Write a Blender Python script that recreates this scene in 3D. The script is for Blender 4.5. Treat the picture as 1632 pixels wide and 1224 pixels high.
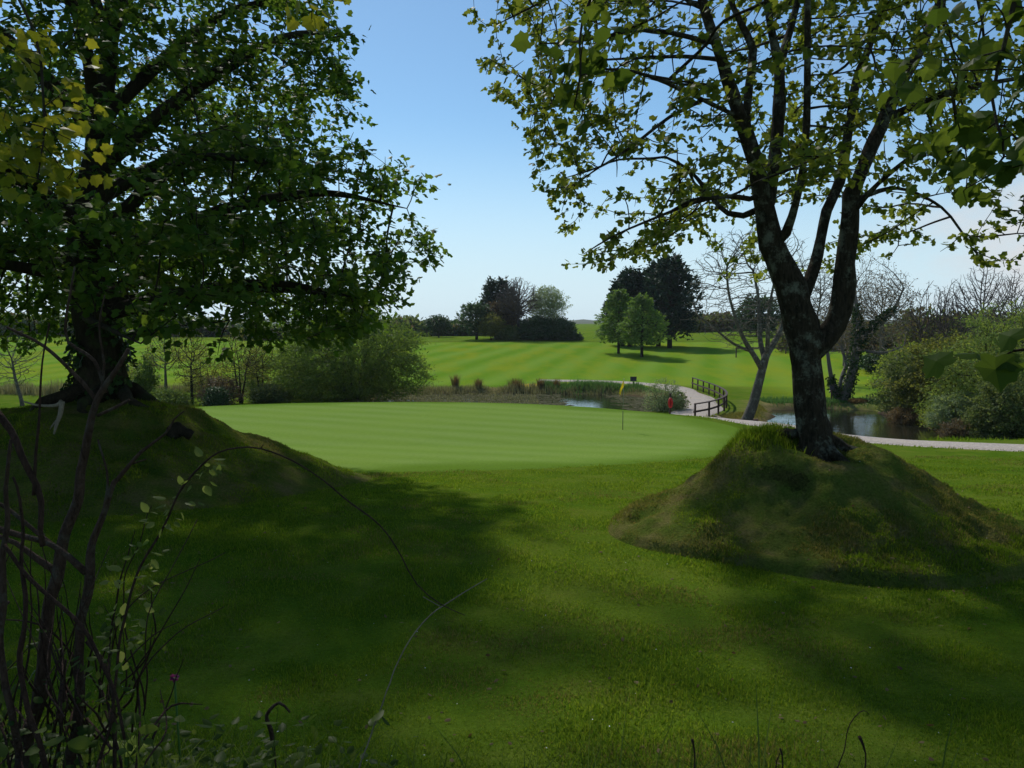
import bpy, math, random
import numpy as np
from mathutils import Vector

for o in list(bpy.data.objects): bpy.data.objects.remove(o)
S = bpy.context.scene
COL = S.collection
RNG = np.random.default_rng(11)
random.seed(5)
R = math.radians

# ------------------------------------------------------------------ camera
F = 1270.0                      # focal length in photograph pixels (1632 wide)
CAMZ = 3.0
PITCH = math.atan((612 - 520) / F)
cd = bpy.data.cameras.new('camera'); cam = bpy.data.objects.new('camera', cd); COL.objects.link(cam)
cd.sensor_width = 36; cd.lens = 36 * F / 1632; cd.clip_start = .05; cd.clip_end = 6000
cam.location = (0, 0, CAMZ); cam.rotation_euler = (R(90) - PITCH, 0, 0)
S.camera = cam

# ------------------------------------------------------------------ sun, sky, exposure
SUN_EL, SUN_AZ = 46.0, -23.0     # azimuth measured from +Y towards +X
sl = bpy.data.lights.new('sun', 'SUN'); so = bpy.data.objects.new('sun', sl); COL.objects.link(so)
sl.energy = 3.3; sl.angle = R(2.6); sl.color = (1, .95, .86)
sd = Vector((math.sin(R(SUN_AZ)) * math.cos(R(SUN_EL)), math.cos(R(SUN_AZ)) * math.cos(R(SUN_EL)), math.sin(R(SUN_EL))))
so.rotation_euler = sd.to_track_quat('Z', 'Y').to_euler()
so.location = (-40, 60, 80)
w = bpy.data.worlds.new('World'); S.world = w; w.use_nodes = True
nt = w.node_tree; nt.nodes.clear()
def N_(t, **k):
    n = nt.nodes.new(t)
    for a, b in k.items(): setattr(n, a, b)
    return n
sky = N_('ShaderNodeTexSky'); sky.sky_type = 'NISHITA'; sky.sun_disc = False
sky.sun_elevation = R(SUN_EL); sky.sun_rotation = R(SUN_AZ); sky.air_density = 1.0; sky.dust_density = .2; sky.ozone_density = 2.6; sky.altitude = 50
bg = N_('ShaderNodeBackground'); out = N_('ShaderNodeOutputWorld')
tc = N_('ShaderNodeTexCoord')
mp = N_('ShaderNodeMapping'); mp.inputs['Scale'].default_value = (1.6, 1.6, 3.4); mp.inputs['Location'].default_value = (.35, .1, .2)
nz = N_('ShaderNodeTexNoise'); nz.inputs['Scale'].default_value = 2.6; nz.inputs['Detail'].default_value = 7; nz.inputs['Roughness'].default_value = .55
cr = N_('ShaderNodeValToRGB'); cr.color_ramp.elements[0].position = .50; cr.color_ramp.elements[1].position = .66
sp = N_('ShaderNodeSeparateXYZ')
mr = N_('ShaderNodeMapRange'); mr.inputs['From Min'].default_value = .30; mr.inputs['From Max'].default_value = .52   # clouds drift in on the right
mu = N_('ShaderNodeMath', operation='MULTIPLY')
mx = N_('ShaderNodeMix'); mx.data_type = 'RGBA'; mx.inputs[7].default_value = (5.6, 5.8, 6.0, 1)
L = nt.links.new
L(tc.outputs['Generated'], mp.inputs[0]); L(mp.outputs[0], nz.inputs['Vector']); L(nz.outputs[0], cr.inputs[0])
L(tc.outputs['Generated'], sp.inputs[0]); L(sp.outputs['X'], mr.inputs['Value'])
L(cr.outputs[0], mu.inputs[0]); L(mr.outputs[0], mu.inputs[1])
hzr = N_('ShaderNodeValToRGB'); hzr.color_ramp.interpolation = 'EASE'    # pale hazy air low over the horizon
hzr.color_ramp.elements[0].position = .0; hzr.color_ramp.elements[0].color = (.9, .9, .9, 1); hzr.color_ramp.elements[1].position = .26; hzr.color_ramp.elements[1].color = (0, 0, 0, 1)
hm = N_('ShaderNodeMix'); hm.data_type = 'RGBA'; hm.inputs[7].default_value = (5.3, 6.6, 7.5, 1)
tn_ = N_('ShaderNodeMix'); tn_.data_type = 'RGBA'; tn_.blend_type = 'MULTIPLY'; tn_.inputs[0].default_value = 1; tn_.inputs[7].default_value = (.71, .875, .905, 1)
L(sky.outputs[0], tn_.inputs[6]); L(sp.outputs['Z'], hzr.inputs[0]); L(hzr.outputs[0], hm.inputs[0]); L(tn_.outputs[2], hm.inputs[6])
L(mu.outputs[0], mx.inputs[0]); L(hm.outputs[2], mx.inputs[6]); L(mx.outputs[2], bg.inputs[0]); L(bg.outputs[0], out.inputs[0])
bg.inputs[1].default_value = .125
S.view_settings.view_transform = 'Standard'; S.view_settings.look = 'None'
S.view_settings.exposure = 0.0; S.view_settings.gamma = 1
S.cycles.max_bounces = 8; S.cycles.transparent_max_bounces = 8; S.cycles.transmission_bounces = 6
S.cycles.use_denoising = True

# ------------------------------------------------------------------ helpers: noise
def hash3(i, j, k, s=0):
    n = (i.astype(np.int64) * 374761393 + j.astype(np.int64) * 668265263 + k.astype(np.int64) * 2147483647 + s * 974711) & 0xffffffff
    n = ((n ^ (n >> 13)) * 1274126177) & 0xffffffff
    n = ((n ^ (n >> 15)) * 2246822519) & 0xffffffff
    return ((n ^ (n >> 16)) & 0xffff) / 65535.0
def vn(x, y, z=0.0, s=0):
    x, y, z = np.broadcast_arrays(np.asarray(x, float), np.asarray(y, float), np.asarray(z, float))
    i, j, k = np.floor(x), np.floor(y), np.floor(z)
    u, v, t = x - i, y - j, z - k
    u, v, t = [a * a * (3 - 2 * a) for a in (u, v, t)]
    r = 0
    for a in (0, 1):
        for b in (0, 1):
            for c in (0, 1):
                r = r + hash3(i + a, j + b, k + c, s) * (u if a else 1 - u) * (v if b else 1 - v) * (t if c else 1 - t)
    return r * 2 - 1
def fbm(x, y, z=0.0, s=0, o=3):
    r, a = 0, 1.0
    for q in range(o):
        r = r + a * vn(x * 2**q, y * 2**q, z * 2**q, s + q); a *= .5
    return r
def sst(a, b, x):
    t = np.clip((x - a) / (b - a), 0, 1); return t * t * (3 - 2 * t)
def nrm(v): return v / np.maximum(np.linalg.norm(v, axis=-1, keepdims=True), 1e-9)

def at(px, py, Y):              # a pixel of the photograph at ground distance Y -> world point
    u, v = (px - 816) / F, (612 - py) / F
    c, s = math.cos(PITCH), math.sin(PITCH)
    dy, dz = c + s * v, -s + c * v
    t = Y / dy
    return np.array((u * t, Y, CAMZ + dz * t))

# ------------------------------------------------------------------ helpers: meshes, things
def tag(o, label=None, cat=None, group=None, kind=None):
    if label: o['label'] = label
    if cat: o['category'] = cat
    if group: o['group'] = group
    if kind: o['kind'] = kind
    return o
def thing(name, label, cat, loc=(0, 0, 0), group=None):
    o = bpy.data.objects.new(name, None); COL.objects.link(o); o.location = tuple(float(a) for a in loc)
    o.empty_display_size = .2
    return tag(o, label, cat, group)
def mesh(name, V, Fs, mat, parent=None, smooth=True, attrs=None):
    """V in world coordinates; Fs one (m,k) array or a list of them. Links ONE object."""
    V = np.asarray(V, np.float32)
    if parent is not None: V = V - np.array(parent.location[:] if parent.parent is None else (np.array(parent.parent.location) + np.array(parent.location)), np.float32)
    if not isinstance(Fs, (list, tuple)): Fs = [Fs]
    Fs = [np.asarray(f, np.int32) for f in Fs if len(f)]
    me = bpy.data.meshes.new(name)
    me.vertices.add(len(V)); me.vertices.foreach_set('co', V.ravel())
    nl = sum(f.size for f in Fs); npoly = sum(len(f) for f in Fs)
    me.loops.add(nl); me.loops.foreach_set('vertex_index', np.concatenate([f.ravel() for f in Fs]))
    me.polygons.add(npoly)
    tot = np.concatenate([np.full(len(f), f.shape[1], np.int32) for f in Fs])
    st = np.concatenate(([0], np.cumsum(tot)[:-1])).astype(np.int32)
    me.polygons.foreach_set('loop_start', st); me.polygons.foreach_set('loop_total', tot)
    me.polygons.foreach_set('use_smooth', np.full(npoly, smooth))
    for k, a in (attrs or {}).items():
        at_ = me.attributes.new(k, 'FLOAT', 'POINT'); at_.data.foreach_set('value', np.asarray(a, np.float32))
    me.update(calc_edges=True); me.validate()
    me.materials.append(mat)
    o = bpy.data.objects.new(name, me); COL.objects.link(o)
    if parent is not None: o.parent = parent
    return o

class Tubes:
    def __init__(s): s.V = []; s.Q = []; s.n = 0
    def add(s, pts, rad, sides=6, rough=0.0, cap=True, seed=0):
        p = np.asarray(pts, float); n = len(p)
        if n < 2: return
        r = np.broadcast_to(np.asarray(rad, float), (n,))
        t = nrm(np.gradient(p, axis=0))
        ref = np.array((1., 0, 0)) if abs(t[0][0]) < .8 else np.array((0, 1., 0))
        u = ref - t[0] * ref.dot(t[0]); u /= np.linalg.norm(u)
        ang = np.arange(sides) / sides * 2 * math.pi
        ca, sa = np.cos(ang), np.sin(ang)
        rings = []
        for i in range(n):
            u = u - t[i] * u.dot(t[i]); u /= max(np.linalg.norm(u), 1e-9)
            v = np.cross(t[i], u)
            ring = np.outer(ca, u) + np.outer(sa, v)
            rings.append(p[i] + ring * r[i])
        rings = np.array(rings)
        if rough:
            q = rings.reshape(-1, 3); c = np.repeat(p, sides, 0)
            k = 1 + rough * fbm(q[:, 0] * 4.5, q[:, 1] * 4.5, q[:, 2] * 3.0, 31 + seed) + rough * .6 * vn(q[:, 0] * 17, q[:, 1] * 17, q[:, 2] * 12, 77)
            rings = (c + (q - c) * k[:, None]).reshape(n, sides, 3)
        b = s.n
        s.V.append(rings.reshape(-1, 3))
        i = np.arange(n - 1)[:, None] * sides; j = np.arange(sides)[None, :]
        j2 = (j + 1) % sides
        s.Q.append(np.stack([b + i + j, b + i + j2, b + i + sides + j2, b + i + sides + j], -1).reshape(-1, 4))
        s.n += n * sides
        if cap:
            s.V.append(p[[0, -1]]); m = s.n
            a = np.arange(sides); a2 = (a + 1) % sides; e = b + (n - 1) * sides
            s.Q.append(np.stack([b + a2, b + a, np.full(sides, m), np.full(sides, m)], -1)[:, :3])
            s.Q.append(np.stack([e + a, e + a2, np.full(sides, m + 1)], -1))
            s.n += 2
    def build(s, name, mat, parent=None):
        V = np.concatenate(s.V)
        return mesh(name, V, [q for q in (np.concatenate([q for q in s.Q if q.shape[1] == k] or [np.zeros((0, k), int)]) for k in (4, 3)) if len(q)], mat, parent)

def box(a, b):                    # axis box as verts, faces
    x0, y0, z0 = a; x1, y1, z1 = b
    V = np.array([(x, y, z) for x in (x0, x1) for y in (y0, y1) for z in (z0, z1)], float)
    Q = np.array([(0, 1, 3, 2), (4, 6, 7, 5), (0, 4, 5, 1), (2, 3, 7, 6), (0, 2, 6, 4), (1, 5, 7, 3)])
    return V, Q

# leaf templates: (verts, faces); x across, y along, z normal
def maple():
    a = [(-.0, -.02), (.20, -.10), (.42, -.06), (.40, .12), (.60, .32), (.46, .44), (.40, .68), (.22, .72), (0, 1.0)]
    ol = a + [(-x, y) for x, y in a[-2:0:-1]]
    V = [(0, .3, .06)] + [(x, y, -.30 * abs(x) - .30 * max(0, y - .35)**1.3) for x, y in ol]
    n = len(ol)
    return np.array(V), np.array([(0, 1 + i, 1 + (i + 1) % n) for i in range(n)])
def palm5():
    a = [(0, -.02), (.46, .14), (.24, .36), (.32, .70), (.0, 1.0)]
    ol = a + [(-x, y) for x, y in a[-2:0:-1]]
    V = [(0, .32, .03)] + [(x, y, -.12 * abs(x)) for x, y in ol]
    n = len(ol)
    return np.array(V), np.array([(0, 1 + i, 1 + (i + 1) % n) for i in range(n)])
def oval(wd=.5):
    V = np.array([(0, 0, 0), (wd * .42, .25, -.04), (wd * .46, .55, -.05), (wd * .22, .85, -.02), (0, 1, .0), (-wd * .22, .85, -.02), (-wd * .46, .55, -.05), (-wd * .42, .25, -.04), (0, .5, .05)])
    return V, np.array([(8, i, (i + 1) % 8) for i in range(8)])
def rhomb(wd=.5):
    return np.array([(0, 0, 0), (wd / 2, .45, -.06), (0, 1, 0), (-wd / 2, .45, -.06)]), np.array([(0, 1, 2, 3)])
def spray(wd=.3):                 # a ragged conifer spray
    return np.array([(0, 0, 0), (wd * .3, .3, -.03), (wd * .55, .5, -.08), (wd * .18, .6, 0), (wd * .28, .85, -.05), (0, 1, 0), (-wd * .28, .8, -.05), (-wd * .16, .58, 0), (-wd * .55, .45, -.08), (-wd * .3, .3, -.03)]), np.array([(0, 1, 2, 3), (0, 3, 4, 5), (0, 5, 6, 7), (0, 7, 8, 9)])
MAPLE, PALM, OVAL, RHOMB, NARROW, SPRAY = maple(), palm5(), oval(.62), rhomb(.62), rhomb(.3), spray(.55)

def scatter(tpl, pos, along, normal, size):
    V, Fc = tpl
    y = nrm(along); z = normal - y * np.sum(normal * y, -1, keepdims=True); z = nrm(z); x = np.cross(y, z)
    P = pos[:, None, :] + size[:, None, None] * (V[None, :, 0:1] * x[:, None] + V[None, :, 1:2] * y[:, None] + V[None, :, 2:3] * z[:, None])
    n, k = len(pos), len(V)
    Fa = (Fc[None] + (np.arange(n) * k)[:, None, None]).reshape(-1, Fc.shape[1])
    return P.reshape(-1, 3), Fa

# ------------------------------------------------------------------ helpers: materials
def newmat(name):
    m = bpy.data.materials.new(name); m.use_nodes = True; m.node_tree.nodes.clear(); return m, m.node_tree
def node(t, ty, **k):
    n = t.nodes.new(ty)
    for a, b in k.items(): setattr(n, a, b)
    return n
def ramp(t, src, stops):
    r = node(t, 'ShaderNodeValToRGB'); e = r.color_ramp.elements
    while len(e) < len(stops): e.new(.5)
    for q, (p, c) in zip(e, stops): q.position = p; q.color = (*c, 1)
    t.links.new(src, r.inputs[0]); return r.outputs[0]
def noise(t, vec, scale, detail=4, rough=.55, dist=0.0):
    n = node(t, 'ShaderNodeTexNoise'); n.inputs['Scale'].default_value = scale; n.inputs['Detail'].default_value = detail; n.inputs['Roughness'].default_value = rough; n.inputs['Distortion'].default_value = dist
    if vec: t.links.new(vec, n.inputs['Vector'])
    return n.outputs[0]
def mix(t, fac, a, b, mode='MIX'):
    n = node(t, 'ShaderNodeMix', data_type='RGBA', blend_type=mode)
    for s_, i in ((fac, 0), (a, 6), (b, 7)):
        if isinstance(s_, (int, float)): n.inputs[i].default_value = s_
        elif isinstance(s_, tuple): n.inputs[i].default_value = (*s_, 1)
        else: t.links.new(s_, n.inputs[i])
    return n.outputs[2]
def math_(t, op, a, b=None, c=None):
    n = node(t, 'ShaderNodeMath', operation=op)
    for i, s_ in enumerate((a, b, c)):
        if s_ is None: continue
        if isinstance(s_, (int, float)): n.inputs[i].default_value = s_
        else: t.links.new(s_, n.inputs[i])
    return n.outputs[0]
def finish(t, col, rough=.8, bump=None, bs=.3, bd=.02, spec=.3, extra=None):
    p = node(t, 'ShaderNodeBsdfPrincipled'); o = node(t, 'ShaderNodeOutputMaterial')
    if isinstance(col, tuple): p.inputs['Base Color'].default_value = (*col, 1)
    else: t.links.new(col, p.inputs['Base Color'])
    p.inputs['Roughness'].default_value = rough; p.inputs['Specular IOR Level'].default_value = spec
    if bump is not None:
        b = node(t, 'ShaderNodeBump'); b.inputs['Strength'].default_value = bs; b.inputs['Distance'].default_value = bd
        t.links.new(bump, b.inputs['Height']); t.links.new(b.outputs[0], p.inputs['Normal'])
    t.links.new(p.outputs[0], o.inputs[0]); return p
def leafmat(name, c1, c2, tr=None, f=.42, rough=.45, spec=.12):
    """leaf: two-tone base per leaf plus light passing through the blade"""
    m, t = newmat(name); g = node(t, 'ShaderNodeNewGeometry')
    cm = tuple((a + b) / 2 for a, b in zip(c1, c2))
    col = ramp(t, g.outputs['Random Per Island'], [(0, c1), (.55, cm), (1, c2)])
    tr = tr or (2.2, 2.0, 1.3)
    tcol = mix(t, 1.0, col, tr, 'MULTIPLY')
    p = node(t, 'ShaderNodeBsdfPrincipled'); p.inputs['Roughness'].default_value = rough; p.inputs['Specular IOR Level'].default_value = spec
    t.links.new(col, p.inputs['Base Color'])
    tl = node(t, 'ShaderNodeBsdfTranslucent'); t.links.new(tcol, tl.inputs[0])
    ms = node(t, 'ShaderNodeMixShader'); ms.inputs[0].default_value = f
    o = node(t, 'ShaderNodeOutputMaterial')
    t.links.new(p.outputs[0], ms.inputs[1]); t.links.new(tl.outputs[0], ms.inputs[2]); t.links.new(ms.outputs[0], o.inputs[0])
    return m
def barkmat(name, dark, light, patch=None, scale=1.0):
    m, t = newmat(name); c = node(t, 'ShaderNodeTexCoord').outputs['Object']
    mpn = node(t, 'ShaderNodeMapping'); mpn.inputs['Scale'].default_value = (9 * scale, 9 * scale, 2.6 * scale); t.links.new(c, mpn.inputs[0])
    n1 = noise(t, mpn.outputs[0], 1.6, 6, .65, .6)
    col = ramp(t, n1, [(.3, dark), (.7, light)])
    if patch:
        n2 = noise(t, c, 2.3 * scale, 8, .75)
        f = ramp(t, n2, [(.52, (0, 0, 0)), (.64, (1, 1, 1))])
        col = mix(t, f, col, patch)
    n3 = noise(t, c, 22 * scale, 4, .6)
    finish(t, col, .95, math_(t, 'ADD', n1, math_(t, 'MULTIPLY', n3, .5)), .9, .03, .1)
    return m

M = {}
M['syc_dark'] = leafmat('sycamore_leaf_deep', (.032, .082, .010), (.090, .145, .020), f=.45, spec=.06)
M['syc_young'] = leafmat('sycamore_leaf_young', (.066, .104, .014), (.140, .168, .026), f=.48, spec=.06)
M['leaf_near'] = leafmat('sycamore_leaf_near', (.036, .066, .010), (.075, .110, .016), f=.45, spec=.05)
M['leaf_yellow'] = leafmat('sycamore_leaf_yellow', (.105, .13, .012), (.17, .175, .018), f=.5)
M['ivy'] = leafmat('ivy_leaf', (.018, .045, .012), (.045, .085, .02), f=.2, rough=.3)
M['willow'] = leafmat('willow_leaf', (.060, .115, .018), (.120, .175, .034), f=.45, spec=.05)
M['willow_pale'] = leafmat('pale_willow_leaf', (.13, .19, .09), (.20, .26, .14), f=.4)
M['olive'] = leafmat('olive_green_leaf', (.085, .110, .022), (.16, .17, .04), f=.4, spec=.05)
M['grey_green'] = leafmat('grey_green_leaf', (.095, .155, .030), (.18, .235, .058), f=.4, spec=.05)
M['bright'] = leafmat('bright_spring_leaf', (.15, .22, .03), (.23, .29, .05), f=.45)
M['dark_leaf'] = leafmat('dark_evergreen_leaf', (.024, .056, .02), (.05, .095, .035), f=.25)
M['conifer'] = leafmat('dark_conifer_needle', (.012, .032, .018), (.026, .055, .028), f=.12, rough=.6)
M['larch'] = leafmat('larch_needle', (.075, .14, .025), (.12, .20, .04), f=.35, rough=.6)
M['brown_bud'] = leafmat('brown_budding_leaf', (.07, .058, .036), (.13, .10, .055), f=.35)
M['hedge'] = leafmat('hedge_leaf', (.06, .10, .03), (.13, .16, .055), f=.38, spec=.05)
M['rose'] = leafmat('rose_leaf', (.08, .12, .03), (.15, .18, .06), f=.5, spec=.05)
M['weed'] = leafmat('weed_leaf', (.022, .050, .010), (.065, .095, .022), f=.4, spec=.05)
M['rush'] = leafmat('rush_blade', (.10, .065, .03), (.20, .15, .07), f=.2, rough=.7)
M['reed'] = leafmat('reed_blade', (.10, .11, .05), (.25, .25, .14), f=.25, rough=.8)
M['iris'] = leafmat('iris_blade', (.04, .11, .03), (.09, .18, .05), f=.35)
M['blade'] = leafmat('lawn_blade', (.062, .130, .008), (.145, .198, .020), f=.48, rough=.9, spec=.0)
M['blade_dry'] = leafmat('dry_mound_blade', (.080, .110, .014), (.200, .175, .065), f=.35, rough=.9, spec=0)
M['long'] = leafmat('long_grass_blade', (.035, .070, .012), (.085, .125, .030), f=.35, rough=.8, spec=.05)
M['flower'] = leafmat('yellow_flower', (.55, .38, .01), (.75, .5, .02), f=.2)
M['purple'] = leafmat('purple_petal', (.08, .012, .06), (.16, .025, .12), f=.3)
M['pad'] = leafmat('pond_weed', (.055, .065, .025), (.15, .135, .085), f=.1, rough=1, spec=0)
M['bark'] = barkmat('sycamore_bark', (.010, .008, .005), (.062, .050, .032), (.15, .16, .115), 1.7)
M['bark_dark'] = barkmat('dark_bark', (.016, .013, .009), (.055, .044, .028), (.045, .055, .022))
M['bark_grey'] = barkmat('grey_bark', (.05, .045, .034), (.17, .15, .115), (.26, .25, .19), 1.4)
M['bark_pale'] = barkmat('pale_twig', (.10, .085, .065), (.24, .21, .17))
M['bark_mid'] = barkmat('purplish_twig_bark', (.06, .048, .042), (.15, .12, .105), None, 1.5)
M['bark_brown'] = barkmat('brown_stem', (.035, .022, .015), (.11, .075, .052), (.10, .095, .07), 5)
M['bark_thin'] = barkmat('thin_dark_twig', (.03, .02, .015), (.09, .055, .04), None, 6)
M['dead_wood'] = barkmat('bleached_dead_wood', (.20, .16, .11), (.42, .36, .27), None, 3)

def simple(name, c1, c2, scale, rough=.8, bs=.3, detail=5, stops=(.35, .65)):
    m, t = newmat(name); c = node(t, 'ShaderNodeTexCoord').outputs['Object']
    n1 = noise(t, c, scale, detail, .6)
    finish(t, ramp(t, n1, [(stops[0], c1), (stops[1], c2)]), rough, n1, bs, .02)
    return m
M['wood_dark'] = simple('stained_rail_timber', (.035, .022, .016), (.085, .055, .038), 14)
M['wood_board'] = simple('grey_sign_board', (.05, .045, .05), (.09, .08, .085), 9)
M['wood_plank'] = simple('brown_plank', (.10, .05, .03), (.19, .10, .06), 9)
M['red'] = simple('red_plastic', (.50, .02, .02), (.62, .04, .03), 6, .4, .05)
M['yellow_cloth'] = leafmat('yellow_flag_cloth', (.55, .42, .02), (.58, .45, .03), tr=(1.3, 1.2, .8), f=.35)
M['pole'] = simple('pale_pole', (.22, .23, .2), (.35, .36, .32), 20, .5, .05)
M['pole_dark'] = simple('dark_pole', (.012, .02, .012), (.03, .04, .025), 20, .5, .05)
M['white'] = simple('white_paint', (.6, .6, .58), (.72, .72, .7), 9, .6, .05)
M['soil'] = simple('soil', (.03, .02, .012), (.085, .058, .035), 9, .95, .6)
M['hill'] = simple('hill_cover', (.05, .07, .045), (.11, .13, .07), .03, .95, 0)

def gravel():
    m, t = newmat('gravel'); c = node(t, 'ShaderNodeTexCoord').outputs['Object']
    v = node(t, 'ShaderNodeTexVoronoi'); v.inputs['Scale'].default_value = 26; t.links.new(c, v.inputs['Vector'])
    a = node(t, 'ShaderNodeSeparateColor'); t.links.new(v.outputs['Color'], a.inputs[0])
    col = ramp(t, a.outputs[0], [(0, (.24, .205, .175)), (.6, (.42, .365, .315)), (1, (.60, .54, .47))])
    col = mix(t, ramp(t, noise(t, c, .8, 5), [(.4, (0, 0, 0)), (.7, (.55, .55, .55))]), col, (.48, .39, .30))
    finish(t, col, 1, v.outputs['Distance'], .7, .02)
    return m
M['gravel'] = gravel()

def water():
    m, t = newmat('pond_water'); c = node(t, 'ShaderNodeTexCoord').outputs['Object']
    n1 = noise(t, c, 1.1, 3, .5); n2 = noise(t, c, 5.0, 3, .5)
    p = finish(t, (.018, .020, .012), .02, math_(t, 'ADD', n1, math_(t, 'MULTIPLY', n2, .4)), .25, .06, .5)
    p.inputs['IOR'].default_value = 1.6
    return m
M['water'] = water()

def grassmat(name, zones):
    """ground sheet: rough lawn, brighter fairway with mowing bands, tan banks; the three zone attributes are laid out on the map"""
    m, t = newmat(name); c = node(t, 'ShaderNodeTexCoord').outputs['Object']
    big = noise(t, c, .16, 4); mid = noise(t, c, .9, 5, .6); fine = noise(t, c, 28, 5, .7); tiny = noise(t, c, 130, 2, .6)
    lawn = ramp(t, mid, [(.28, (.056, .122, .008)), (.5, (.092, .156, .013)), (.72, (.145, .178, .026))])
    lawn = mix(t, ramp(t, big, [(.45, (0, 0, 0)), (.68, (.7, .7, .7))]), lawn, (.120, .158, .022))
    if zones:
        fa, ta, so_ = [node(t, 'ShaderNodeAttribute', attribute_name=k).outputs['Fac'] for k in ('fairway', 'tan', 'soil')]
        mpn = node(t, 'ShaderNodeMapping'); mpn.inputs['Rotation'].default_value = (0, 0, R(14)); t.links.new(c, mpn.inputs[0])
        wv = node(t, 'ShaderNodeTexWave', wave_type='BANDS', bands_direction='X'); wv.inputs['Scale'].default_value = .062; wv.inputs['Distortion'].default_value = .9; wv.inputs['Detail'].default_value = 2; wv.inputs['Detail Scale'].default_value = .6
        t.links.new(mpn.outputs[0], wv.inputs['Vector'])
        mp2 = node(t, 'ShaderNodeMapping'); mp2.inputs['Scale'].default_value = (.16, .045, .1); t.links.new(c, mp2.inputs[0])
        st = noise(t, mp2.outputs[0], 1.5, 5, .6)
        fw = mix(t, wv.outputs['Fac'], (.122, .240, .018), (.170, .282, .036))
        fw = mix(t, ramp(t, st, [(.44, (0, 0, 0)), (.66, (.8, .8, .8))]), fw, (.225, .275, .020))
        fw = mix(t, ramp(t, mid, [(.55, (0, 0, 0)), (.75, (.5, .5, .5))]), fw, (.13, .21, .03))
        lawn = mix(t, fa, lawn, fw)
        tan = ramp(t, noise(t, c, 1.6, 6, .65), [(.35, (.10, .11, .03)), (.55, (.21, .165, .075)), (.75, (.29, .23, .11))])
        lawn = mix(t, ta, lawn, tan)
        soil = ramp(t, fine, [(.35, (.05, .034, .022)), (.65, (.13, .095, .066))])
        lawn = mix(t, so_, lawn, soil)
    lawn = mix(t, 1.0, lawn, ramp(t, fine, [(.25, (.62, .62, .62)), (.75, (1.35, 1.35, 1.35))]), 'MULTIPLY')
    finish(t, lawn, 1, math_(t, 'ADD', fine, tiny), .6, .03, 0)
    return m
M['ground'] = grassmat('ground_grass', True)

def greenmat():
    m, t = newmat('putting_green_turf'); c = node(t, 'ShaderNodeTexCoord').outputs['Object']
    mpn = node(t, 'ShaderNodeMapping'); mpn.inputs['Rotation'].default_value = (0, 0, R(-64)); t.links.new(c, mpn.inputs[0])
    wv = node(t, 'ShaderNodeTexWave', wave_type='BANDS', bands_direction='X'); wv.inputs['Scale'].default_value = .16; wv.inputs['Distortion'].default_value = 1.2; wv.inputs['Detail'].default_value = 2
    t.links.new(mpn.outputs[0], wv.inputs['Vector'])
    col = mix(t, wv.outputs['Fac'], (.152, .243, .042), (.178, .266, .060))
    n1 = noise(t, c, .35, 5, .6)
    col = mix(t, ramp(t, n1, [(.4, (0, 0, 0)), (.7, (.75, .75, .75))]), col, (.172, .262, .046))
    rim = node(t, 'ShaderNodeAttribute', attribute_name='collar').outputs['Fac']
    col = mix(t, rim, col, (.098, .175, .018))
    fine = noise(t, c, 22, 4, .7)
    col = mix(t, 1.0, col, ramp(t, fine, [(.3, (.74, .74, .74)), (.7, (1.24, 1.24, 1.24))]), 'MULTIPLY')
    finish(t, col, 1, fine, .25, .01, 0)
    return m
M['green'] = greenmat()

def moundmat():
    m, t = newmat('mound_turf'); c = node(t, 'ShaderNodeTexCoord').outputs['Object']
    n1 = noise(t, c, 1.7, 6, .65); fine = noise(t, c, 30, 5, .7)
    col = ramp(t, n1, [(.34, (.072, .125, .018)), (.5, (.115, .140, .028)), (.66, (.175, .150, .058))])
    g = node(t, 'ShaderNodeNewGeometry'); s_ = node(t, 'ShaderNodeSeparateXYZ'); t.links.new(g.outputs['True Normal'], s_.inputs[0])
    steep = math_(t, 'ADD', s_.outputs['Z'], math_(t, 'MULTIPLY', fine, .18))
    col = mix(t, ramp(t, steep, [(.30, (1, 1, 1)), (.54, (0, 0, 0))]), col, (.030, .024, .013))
    col = mix(t, 1.0, col, ramp(t, fine, [(.25, (.5, .5, .5)), (.75, (1.45, 1.45, 1.45))]), 'MULTIPLY')
    finish(t, col, 1, fine, .9, .05, 0)
    return m
M['mound'] = moundmat()

# ------------------------------------------------------------------ terrain
WATER = -3.4
POND_R = np.array([(13.4, 46), (16.2, 51), (18.4, 56), (20, 60.5), (24, 61.6), (27.2, 60), (27.4, 56), (26.6, 51), (25.6, 46.5), (23.4, 43), (18, 42.2)])
POND_L = np.array([(-12, 74), (-4, 75.2), (4, 75.5), (9.5, 74.5), (13, 70), (13.3, 65), (11.6, 60), (8.6, 56), (5, 53.2), (0, 54), (-6, 58), (-12, 65)])
def sdpoly(P, x, y):
    x = np.asarray(x, float); y = np.asarray(y, float)
    d = np.full(x.shape, 1e9); s = np.ones(x.shape)
    n = len(P)
    for i in range(n):
        a, b = P[i], P[i - 1]
        e = b - a; wx, wy = x - a[0], y - a[1]
        t = np.clip((wx * e[0] + wy * e[1]) / (e @ e), 0, 1)
        d = np.minimum(d, (wx - e[0] * t)**2 + (wy - e[1] * t)**2)
        c1, c2, c3 = y >= a[1], y < b[1], e[0] * wy > e[1] * wx
        flip = (c1 & c2 & c3) | (~c1 & ~c2 & ~c3)
        s = np.where(flip, -s, s)
    return s * np.sqrt(d)
YK = [-40, -5, 0, 1.2, 2.6, 3.4, 4.5, 6, 9, 13, 16, 20, 26, 30, 36, 41, 46, 52, 60, 78, 86, 100, 116, 134, 160, 200, 250, 400, 800, 1500, 3000]
ZK = [1.9, 1.9, 1.9, 1.8, 1.32, .85, .12, 0, 0, -.06, -.3, -.68, -1.08, -1.36, -1.8, -2.35, -2.8, -2.95, -3.0, -3.0, -2.9, -2.3, -1.55, -.7, .42, 1.1, 1.6, 2.4, 4.5, 5, 5]
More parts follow.
